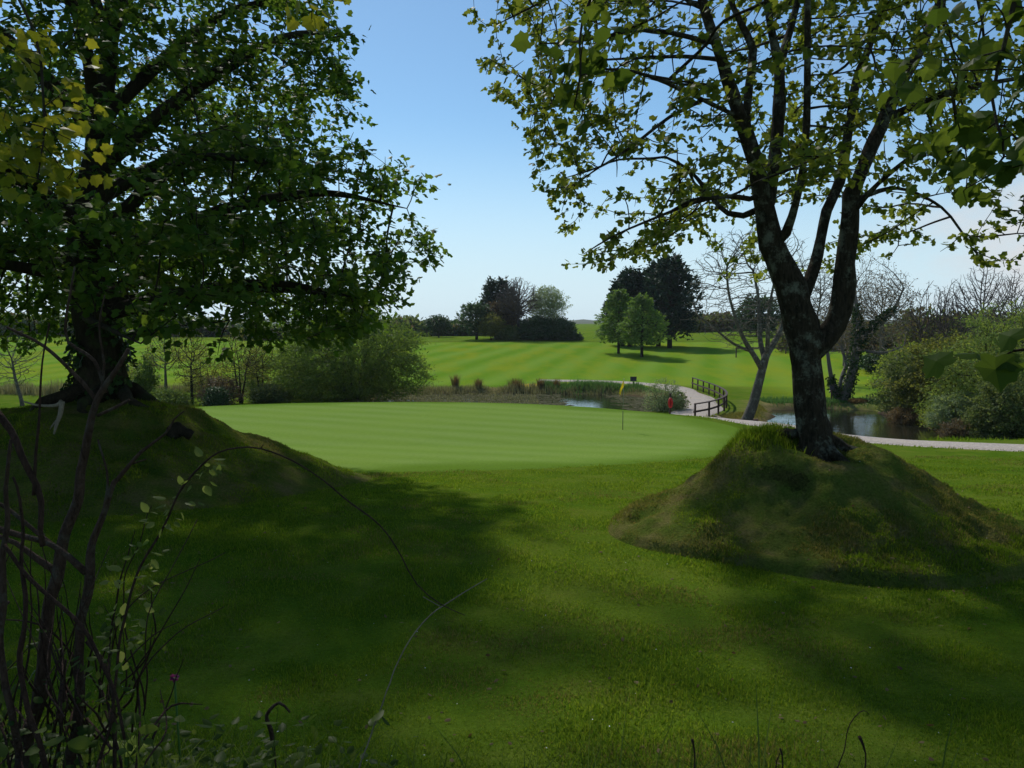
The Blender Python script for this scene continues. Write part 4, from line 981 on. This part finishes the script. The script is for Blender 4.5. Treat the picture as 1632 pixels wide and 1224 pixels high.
strip('waterside_grass', M['blade_dry'], 5000, (12.5, 19), lambda x: np.interp(x, [12.5, 16.5, 19], [50, 54, 60.5]), (.12, .35), .03, .8)
strip('waterside_grass', M['blade'], 7000, (-30, 4), lambda x: np.interp(x, [-30, -10, 4], [57, 58, 54]), (.2, .5), .035, .7)
for s_, nm2 in ((1, 0), (-1, 1)):                # ragged turf along both path edges
    sel = pc[(pc[:, 1] > 22) & (pc[:, 1] < 80) & (pc[:, 0] < 30)]; k_ = RNG.integers(0, len(sel) - 1, 5000); n_ = len(k_)
    tg = nrm(np.gradient(sel, axis=0)); nn = np.stack([-tg[:, 1], tg[:, 0]], -1)[k_]
    o_ = s_ * (1.18 + RNG.exponential(.2, n_) - .1)[:, None]; q = sel[k_] + nn * o_ + RNG.normal(0, .25, (n_, 2)) * (np.abs(nn[:, ::-1]))
    blades('path_edge_grass', q[:, 0], q[:, 1], H(q[:, 0], q[:, 1]) - .01, RNG.uniform(.025, .09, n_), np.full(n_, .035), M['blade_dry' if nm2 else 'blade'], .9)
strip('dead_bracken_litter', M['rush'], 2600, (12.4, 17), lambda x: np.interp(x, [12.4, 15, 17], [46.5, 47.5, 49]), (.1, .3), .04, 1.6)
strip('reed_bed', M['reed'], 9000, (-14, 2.2), lambda x: RNG.uniform(57, 74, len(x)), (.10, .28), .04)
# floating weed and mud mats on the left pond
n = 5200; x = RNG.uniform(-12, 13, n); y = RNG.uniform(56, 75, n)
k_ = (sdpoly(POND_L, x, y) < .3) & ((fbm(x * .3, y * .35, 0, 15) > -.1) | (x > 9.3) | (x < 2.5)) & ~((x > 4.4) & (x < 8.8) & (y > 60))
x, y = x[k_], y[k_]; n = len(x)
V, Fa = scatter(OVAL, np.stack([x, y, np.full(n, WATER + .012)], -1), np.stack([RNG.normal(0, 1, n), RNG.normal(0, 1, n), 0 * x], -1), np.tile((0, 0, 1.), (n, 1)) + RNG.normal(0, .05, (n, 3)), RNG.uniform(.25, .8, n))
mesh('floating_weed', V, Fa, M['pad'], smooth=False)['kind'] = 'stuff'
x = RNG.uniform(-2, .6, 900) + 2.4; y = 78.2 + RNG.normal(0, .5, 900); n = 900
V, Fa = scatter(RHOMB, np.stack([x, y, H(x, y) + RNG.uniform(.1, .3, n)], -1), RNG.normal(0, 1, (n, 3)), np.tile((0, -.3, 1.), (n, 1)), RNG.uniform(.06, .12, n))
mesh('yellow_flowers', V, Fa, M['flower'], smooth=False)['kind'] = 'stuff'

# ------------------------------------------------------------------ course furniture
def cyl(p0, p1, r0, r1=None, s=10):
    T = Tubes(); T.add([p0, p1], [r0, r1 if r1 is not None else r0], s); return T
x, y = px2(993, 32), 32; z = hz(x, y)
t = thing('flagstick', 'golf flagstick with a drooping yellow flag standing on the green', 'golf flag', (x, y, z))
cyl((x, y, z - .05), (x, y, z + .78), .014).build('lower_pole', M['pole_dark'], t)
cyl((x, y, z + .78), (x + .03, y, z + 2.12), .009).build('upper_pole', M['pole'], t)
u, v = np.meshgrid(np.linspace(0, 1, 14), np.linspace(0, 1, 12), indexing='ij')
fx = x + .03 - .32 * u * (.55 + .0 * v) - .02 * np.sin(v * 7); fz = z + 2.1 - .34 * v - .52 * u**1.1 + .12 * u * v; fy = y + .05 * np.sin(u * 9 + v * 4) * u
i_, j_ = np.meshgrid(np.arange(13), np.arange(11), indexing='ij')
mesh('flag', np.stack([fx, fy, fz], -1).reshape(-1, 3), np.stack([i_ * 12 + j_, (i_ + 1) * 12 + j_, (i_ + 1) * 12 + j_ + 1, i_ * 12 + j_ + 1], -1).reshape(-1, 4), M['yellow_cloth'], t)

def sign(label, px, Y_, wd, hgt, tall):
    x = px2(px, Y_); z = hz(x, Y_); t = thing('sign_post', label, 'sign', (x, Y_, z))
    V, Q = box((x - .05, Y_ - .05, z - .1), (x + .05, Y_ + .05, z + tall - hgt * .2)); mesh('post', V, Q, M['wood_dark'], t, False)
    V, Q = box((x - wd / 2, Y_ - .09, z + tall - hgt), (x + wd / 2, Y_ - .052, z + tall)); mesh('board', V, Q, M['wood_board'], t, False)
    V, Q = box((x - wd / 2 - .03, Y_ - .10, z + tall + .002), (x + wd / 2 + .03, Y_ - .03, z + tall + .04)); mesh('cap_rail', V, Q, M['wood_dark'], t, False)
sign('small dark board on a post by the far path, left of the pale shrub', 1009, 79, .62, .42, .95)
sign('small dark board on a post left of the ivy-clad tree', 1325, 63, .34, .32, 1.3)

x, y = px2(1068, 51.5), 51.5; z = hz(x, y)
t = thing('lifebuoy_post', 'red lifebuoy hung on a dark post beside the gravel path', 'lifebuoy', (x, y, z))
V, Q = box((x - .05, y - .05, z - .1), (x + .05, y + .05, z + 1.55)); mesh('post', V, Q, M['wood_dark'], t, False)
T = Tubes(); an = np.linspace(0, 2 * math.pi, 29)
T.add(np.stack([x + .09 * np.cos(an), y - .13 + .0 * an, z + .98 + .27 * np.sin(an)], -1), .075, 10, cap=False); T.build('lifebuoy', M['red'], t)
V, Q = box((x - .10, y - .085, z + .72), (x + .10, y - .055, z + 1.24)); mesh('backboard', V, Q, M['red'], t, False)
V, Q = box((x - .10, y - .1, z + 1.552), (x + .10, y + .06, z + 1.59)); mesh('cap', V, Q, M['wood_dark'], t, False)

# curved timber railing along the path
rail = resample([(11.5, 49.8), (13.2, 52.3), (14.9, 55.8), (16.1, 59.6), (16.9, 64), (17.3, 69), (17.5, 77)], .25)
sl_ = np.concatenate([[0], np.cumsum(np.linalg.norm(np.diff(rail, axis=0), axis=1))])
t = thing('timber_railing', 'dark timber post and rail fence curving along the gravel path by the pond', 'railing', (11.5, 49.8, hz(11.5, 49.8)))
nbp = 13; ps = np.linspace(0, sl_[-1], nbp); bases = []
for s_ in ps:
    x, y = np.interp(s_, sl_, rail[:, 0]), np.interp(s_, sl_, rail[:, 1]); z = hz(x, y); z = max(z, -3.05); bases.append((x, y, z))
    V, Q = box((x - .055, y - .055, z - .35), (x + .055, y + .055, z + 1.02)); mesh('post', V, Q, M['wood_dark'], t, False)
bases = np.array(bases)
for hgt, nm2 in ((1.03, 'top_rail'), (.52, 'middle_rail')):
    px_, py_ = np.interp(np.linspace(0, sl_[-1], 60), sl_, rail[:, 0]), np.interp(np.linspace(0, sl_[-1], 60), sl_, rail[:, 1])
    pz_ = np.interp(np.linspace(0, sl_[-1], 60), ps, bases[:, 2]) + hgt
    c = np.stack([px_, py_, pz_], -1); tg = nrm(np.gradient(c, axis=0)); sd_ = np.stack([tg[:, 1], -tg[:, 0], 0 * px_], -1)
    hw, hh = (.085, .03) if hgt > 1 else (.03, .06); c = c + (0 if hgt > 1 else 1) * sd_ * -.088
    V = np.stack([c - sd_ * hw - (0, 0, hh), c + sd_ * hw - (0, 0, hh), c + sd_ * hw + (0, 0, hh), c - sd_ * hw + (0, 0, hh)], 1).reshape(-1, 3)
    i_ = np.arange(59)[:, None] * 4; j_ = np.arange(4)[None]; j2 = (j_ + 1) % 4
    Q = np.stack([i_ + j_, i_ + 4 + j_, i_ + 4 + j2, i_ + j2], -1).reshape(-1, 4)
    mesh(nm2, V, [Q, np.array([(0, 1, 2, 3), (239, 238, 237, 236)])], M['wood_dark'], t, False)

# timber by the leaning tree, low rail on the far fairway, distance markers
x0, x1 = px2(1168, 46.3), px2(1212, 46.3); z = hz(x0, 46.3)
V, Q = box((x0, 46.9, z + .30), (x1 + .1, 47.1, z + .42)); tag(mesh('plank', V, Q, M['wood_plank'], smooth=False), 'brown plank lying level behind the leaning bare tree', 'plank')
for q in range(4):
    xx_ = px2(1141 + q * 4, 48.2); yy_ = 48.6 - q * .25; zz_ = hz(xx_, yy_)
    T = cyl((xx_, yy_, zz_ + .42 - .05 * q), (xx_ + .9, yy_ - 1.3, zz_ + .04), .05)
    tag(T.build('log', M['dead_wood'] if q % 2 else M['bark_grey']), 'cut grey pole leaning down the bank below the railing', 'log', 'cut poles on the bank below the railing')
x0, x1, Y_ = px2(1171, 112), px2(1252, 112), 112
t = thing('low_fence', 'low dark single-rail fence far behind the leaning bare tree', 'fence', (x0, Y_, hz(x0, Y_)))
z = max(hz(x0, Y_), hz(x1, Y_)); V, Q = box((x0, Y_ - .05, z + .72), (x1, Y_ + .05, z + .92)); mesh('rail', V, Q, M['wood_dark'], t, False)
for q in range(4):
    xx_ = x0 + .1 + (x1 - x0 - .2) * q / 3; zz_ = hz(xx_, Y_); V, Q = box((xx_ - .07, Y_ + .052, zz_ - .1), (xx_ + .07, Y_ + .19, z + .9)); mesh('post', V, Q, M['wood_dark'], t, False)

# ------------------------------------------------------------------ left mound: stub, broken branches
p0 = at(272, 652, 15.6); p0[2] = gz(p0[0], p0[1]) - .05
T = Tubes(); q_ = np.array([p0, p0 + (.14, 0, .12), p0 + (.30, -.03, .06), p0 + (.40, -.02, .0)]); T.add(resample(q_, .04), np.interp(np.linspace(0, 1, len(resample(q_, .04))), [0, .6, 1], [.16, .12, .09]), 10, .35)
tag(T.build('root_stub', M['bark_dark']), 'gnarled dark root stub jutting from the right of the left mound', 'root')
def stick(name, label, cat, segs, mat, Y0):
    T = Tubes()
    for s_ in segs: q = resample(line(*s_, Y0=Y0), .04); T.add(q[:, :3], q[:, 3], 6, .1)
    return tag(T.build(name, M[mat]), label, cat)
stick('dead_branch', 'bleached forked dead branch lying on the left mound', 'branch', [[(38, 640, 2), (62, 646, 4), (90, 646, 6), (99, 640, 9)], [(99, 640, 9), (96, 660, 8), (90, 676, 6), (86, 692, 3)], [(93, 668, 5), (85, 676, 3), (80, 684, 2)]], 'dead_wood', 13.4)

# ------------------------------------------------------------------ foreground hedge stems
def stems(name, label, cat, segs, mat, Y0, leafs=None, lm=None, group=None, jitter=.02):
    f0 = line(*segs[0], Y0=Y0)[0]; gz0 = hz(f0[0], f0[1])
    t = thing(name, label, cat, (f0[0], f0[1], gz0), group); T = Tubes(); allp = []
    for q_i, s_ in enumerate(segs):
        L_ = line(*s_, Y0=Y0) * (1, 1, 1, .72)
        if q_i == 0 or s_[0][1] > 1200: L_ = np.concatenate([[(L_[0, 0] - .03, L_[0, 1], hz(L_[0, 0], L_[0, 1]) - .05, L_[0, 3] * 1.1)], L_])
        q = resample(L_, .03); q[:, :3] += np.stack([vn(q[:, 2] * 9, 3.3 * q_i, 1, 300), vn(q[:, 2] * 9, 3.3 * q_i, 5, 301), 0 * q[:, 0]], -1) * .012
        T.add(q[:, :3], q[:, 3], 7, .12); allp.append(q)
    T.build('stem', M[mat], t)
    if leafs:
        pos, al = [], []
        for (px, py, k_, s_) in leafs:
            c = at(px, py, Y0)
            for _ in range(k_):
                d = nrm(RNG.normal(0, 1, 3) * (1, .8, .5)); pos.append(c + d * s_); al.append(d + (0, 0, -.25))
        pos, al = np.array(pos), np.array(al); n_ = len(pos)
        V, Fa = scatter(OVAL, pos, al, nrm(RNG.normal(0, .45, (n_, 3)) + (0, -.2, 1)), RNG.uniform(.022, .040, n_) * Y0 / 2.3)
        mesh('leaves', V, Fa, M[lm or 'rose'], t, smooth=True)
    return t
gs = 'bare hedge stems in the left foreground'
stems('hedge_shrub', 'thickest bare hedge stem with cut top in the left foreground', 'shrub', [
  [(36, 1240, 34), (62, 1100, 29), (80, 1000, 27), (92, 920, 26), (100, 865, 25), (118, 800, 22), (140, 720, 19), (154, 660, 16), (166, 628, 14), (186, 590, 11), (205, 556, 10)],
  [(152, 640, 9), (130, 610, 9), (70, 552, 8), (12, 522, 6)], [(168, 626, 8), (150, 575, 8), (107, 545, 7), (102, 510, 6), (112, 470, 6), (118, 425, 4)],
  [(166, 620, 6), (160, 560, 5), (161, 500, 4), (164, 470, 3)], [(158, 662, 8), (185, 650, 7), (210, 637, 6)], [(100, 880, 12), (60, 850, 10), (20, 815, 9), (-20, 790, 8)], [(95, 915, 16), (60, 890, 14), (30, 865, 12), (-10, 850, 10)]], 'bark_brown', 2.5, group=gs)
stems('hedge_shrub', 'brown forked hedge stem right of the thickest one', 'shrub', [
  [(112, 1240, 24), (124, 1120, 23), (135, 1000, 22), (143, 920, 21), (146, 870, 16), (163, 810, 12), (184, 770, 11), (190, 765, 10), (230, 720, 8), (268, 692, 6), (284, 668, 4), (300, 655, 3)],
  [(143, 912, 15), (100, 880, 13), (75, 865, 12), (40, 855, 13), (-15, 838, 15)], [(212, 740, 5), (235, 732, 3)], [(146, 900, 10), (150, 860, 7), (165, 770, 5), (150, 700, 4)], [(140, 1020, 12), (165, 1060, 10), (178, 1110, 9), (180, 1240, 9)]], 'bark_brown', 2.35, group=gs)
stems('hedge_shrub', 'slim hedge stem at the left edge of the picture', 'shrub', [
  [(28, 1240, 18), (20, 1150, 17), (10, 1050, 15), (5, 950, 14), (3, 860, 12), (12, 780, 9), (25, 700, 7)], [(6, 970, 10), (22, 958, 8)]], 'bark_brown', 2.2, group=gs)
stems('hedge_shrub', 'reddish upright hedge stems between the edge and the thickest one', 'shrub', [
  [(70, 1240, 14), (50, 1130, 12), (38, 1040, 11), (40, 950, 10), (28, 880, 8), (35, 800, 6), (26, 760, 5)], [(75, 870, 12), (60, 800, 13), (48, 750, 14), (28, 700, 15), (-10, 655, 17)], [(55, 790, 8), (60, 700, 6), (62, 640, 5), (68, 560, 4), (75, 515, 4)],
  [(0, 868, 9), (40, 910, 9), (85, 955, 9), (140, 1015, 9), (172, 1080, 8), (190, 1180, 7)]], 'bark_thin', 2.05, group=gs)
rl = [(330, 735, 7, .02), (318, 760, 9, .03), (345, 770, 2, .03), (282, 800, 9, .03), (262, 825, 8, .03), (295, 795, 4, .04), (245, 832, 6, .03), (228, 880, 7, .03), (235, 890, 4, .04), (215, 920, 8, .04), (200, 925, 6, .04), (195, 960, 7, .04), (210, 970, 7, .04), (190, 1010, 6, .05), (215, 1040, 6, .04), (180, 1060, 6, .05)]
stems('bramble_cane', 'long arching leafy briar cane reaching across the lawn', 'briar', [
  [(150, 1240, 8), (178, 1140, 7), (195, 1050, 7), (200, 980, 6.5), (215, 925, 6), (250, 850, 5.5), (275, 808, 5), (300, 770, 5), (330, 738, 4.6), (355, 720, 4.2), (385, 713, 4), (420, 714, 4), (470, 733, 3.6), (520, 766, 3.3), (560, 802, 3.5), (600, 838, 3.2), (640, 888, 3), (665, 932, 2.6), (700, 962, 2.2), (740, 980, 1.6)],
  [(420, 714, 3), (424, 708, 2)], [(195, 1060, 4), (250, 1010, 3), (290, 990, 2)]], 'bark_thin', 2.15, rl, 'rose')
stems('bare_cane', 'thin bent bare cane crossing the tip of the briar', 'cane', [[(575, 1240, 3.5), (605, 1120, 3), (622, 1085, 3), (650, 1032, 2.6), (690, 980, 2.6), (706, 966, 2.4), (740, 942, 2.2), (776, 922, 1.6)], [(706, 966, 2), (680, 950, 1.5)]], 'bark_pale', 2.3)
for l_, sg in (('short thick dead stalk at the bottom right of centre', [[(1101, 1240, 4), (1102, 1200, 3.5), (1103, 1178, 6)]]), ('pair of short dead stalks at the bottom edge', [[(1240, 1240, 4), (1242, 1210, 3.5), (1239, 1192, 5)], [(1242, 1215, 3), (1252, 1206, 3)]]), ('hook-tipped thin stalk at the bottom edge', [[(1325, 1240, 3), (1345, 1185, 2.5), (1368, 1145, 2.2), (1382, 1134, 2), (1391, 1140, 1.6)]]), ('dead stalk with a seed head at the bottom right', [[(1372, 1240, 4), (1374, 1200, 3.5), (1371, 1174, 8)]])):
    stems('dead_stalk', l_, 'stalk', sg, 'bark_thin', 2.6, group='dead stalks at the bottom edge')
# random fine twigs of the hedge
rng2 = np.random.default_rng(4)
sg = [[(90, 1240, 8), (95, 1150, 8), (110, 1050, 6)]]
for q in range(60):
    px = rng2.uniform(-60, 250); ang = rng2.normal(.1, .35); ln = rng2.uniform(90, 330); y0 = rng2.uniform(1120, 1240); k_ = rng2.normal(0, 25)
    sg.append([(px, y0, rng2.uniform(3, 7), rng2.uniform(-.3, .5)), (px + math.sin(ang) * ln * .5 + k_, y0 - ln * .5, rng2.uniform(2.5, 5), rng2.uniform(-.2, .3)), (px + math.sin(ang) * ln, y0 - math.cos(ang) * ln, 1.8)])
lf = [(rng2.uniform(-20, 260), rng2.uniform(1000, 1230), 4, .05) for _ in range(36)]
stems('hedge_shrub', 'tangle of fine leafy hedge twigs at the bottom left', 'shrub', sg, 'bark_thin', 2.3, lf, 'weed', group=gs)

# undergrowth on the near bank
n = 5200; x = RNG.uniform(-2.8, .2, n); y = RNG.uniform(1.9, 4.2, n); k_ = RNG.uniform(0, 1, n) < np.interp(x, [-2.6, -1.4, -.8, -.3], [1, .8, .3, 0]) * np.interp(y, [1.9, 3.2, 4.2], [1, .9, .25]); x, y = x[k_], y[k_]; n = len(x)
z = H(x, y) + RNG.uniform(.02, .42, n) * np.interp(y, [1.9, 4.2], [1.1, .6])
V, Fa = scatter(OVAL, np.stack([x, y, z], -1), nrm(RNG.normal(0, 1, (n, 3)) * (1, 1, .4)), nrm(RNG.normal(0, .45, (n, 3)) + (0, -.2, 1)), RNG.uniform(.028, .062, n))
mesh('undergrowth', V, Fa, M['weed'], smooth=True)['kind'] = 'stuff'
n = 5200; x = RNG.uniform(-3, 1.6, n); y = RNG.uniform(2.2, 4.7, n); k_ = RNG.uniform(0, 1, n) < np.interp(x, [-3, -1, -.2, 1.6], [1, .9, .3, .03]); x, y = x[k_], y[k_]; n = len(x)
blades('long_grass', x, y, H(x, y) - .01, RNG.uniform(.15, .5, n) * np.interp(y, [2.2, 4.7], [1.1, .45]), np.full(n, .006), M['long'], 1.1)
n = 1500; x = RNG.uniform(-3, 3.2, n); y = RNG.uniform(2.6, 4.6, n)
blades('dry_grass', x, y, H(x, y) - .01, RNG.uniform(.06, .2, n), np.full(n, .004), M['reed'], 1.5)
# countable little plants
p = at(200, 1200, 2.6); t = thing('broad_leaved_plant', 'yellow-green broad-leaved plant at the bottom left edge', 'plant', (p[0], p[1], hz(p[0], p[1])))
T = Tubes(); T.add([(p[0], p[1], hz(p[0], p[1]) - .02), (p[0], p[1], p[2])], .006, 6); T.build('stem', M['iris'], t)
an = np.array([2.6, .4, 1.5, 4.2, 5.3]); V, Fa = scatter(OVAL, np.tile(p, (5, 1)), np.stack([np.cos(an), .4 * np.sin(an), .25 + 0 * an], -1), np.tile((0, -.5, 1.), (5, 1)), np.array([.095, .08, .07, .07, .06])); mesh('leaves', V, Fa, M['bright'], t)
p = at(278, 1080, 2.7); t = thing('purple_flower', 'small purple flower among the undergrowth at lower left', 'flower', (p[0], p[1], hz(p[0], p[1])))
T = Tubes(); T.add([(p[0] + .02, p[1], hz(p[0], p[1]) - .02), (p[0], p[1], p[2])], .004, 6); T.build('stem', M['iris'], t)
d = nrm(RNG.normal(0, 1, (26, 3)) * (1, 1, .7)); V, Fa = scatter(OVAL, p + d * .004, d, nrm(RNG.normal(0, 1, (26, 3))), np.full(26, .014)); mesh('petals', V, Fa, M['purple'], t)
p = at(460, 1140, 2.8); t = thing('withered_leaf', 'withered folded tan leaf standing in the long grass', 'leaf', (p[0], p[1], hz(p[0], p[1])))
T = Tubes(); q = .0 + resample(line((440, 1224, 3), (432, 1165, 8), (425, 1140, 6), (445, 1120, 5), (462, 1135, 3), Y0=2.8), .02); T.add(q[:, :3], q[:, 3], 8, .2); T.build('blade', M['bark_brown'], t)

# specks on the lawn: daisies and last year's leaves
n = 120; y = np.exp(RNG.uniform(math.log(5), math.log(19), n)); x = RNG.uniform(-.6, .62, n) * y
V, Fa = scatter(OVAL, np.stack([x, y, gz(x, y) + .035], -1), nrm(RNG.normal(0, 1, (n, 3)) * (1, 1, .2)), nrm(RNG.normal(0, .3, (n, 3)) + (0, 0, 1)), RNG.uniform(.010, .018, n))
mesh('daisies', V, Fa, M['white'])['kind'] = 'stuff'
n = 420; y = np.exp(RNG.uniform(math.log(4.8), math.log(19), n)); x = RNG.uniform(-.62, .64, n) * y
V, Fa = scatter(OVAL, np.stack([x, y, gz(x, y) + .03], -1), nrm(RNG.normal(0, 1, (n, 3)) * (1, 1, .3)), nrm(RNG.normal(0, .5, (n, 3)) + (0, 0, 1)), RNG.uniform(.025, .06, n))
mesh('leaf_litter', V, Fa, M['rush'])['kind'] = 'stuff'

# the air over the course: one even volume round the whole scene
hm, ht = newmat('haze_air'); pv = node(ht, 'ShaderNodeVolumePrincipled'); ho = node(ht, 'ShaderNodeOutputMaterial')
pv.inputs['Color'].default_value = (.86, .92, 1, 1); pv.inputs['Density'].default_value = .00012; pv.inputs['Anisotropy'].default_value = .2
ht.links.new(pv.outputs[0], ho.inputs['Volume'])
V, Q = box((-1600, -60, -6), (1600, 1800, 28)); tag(mesh('haze', V, Q, hm, smooth=False), kind='stuff')
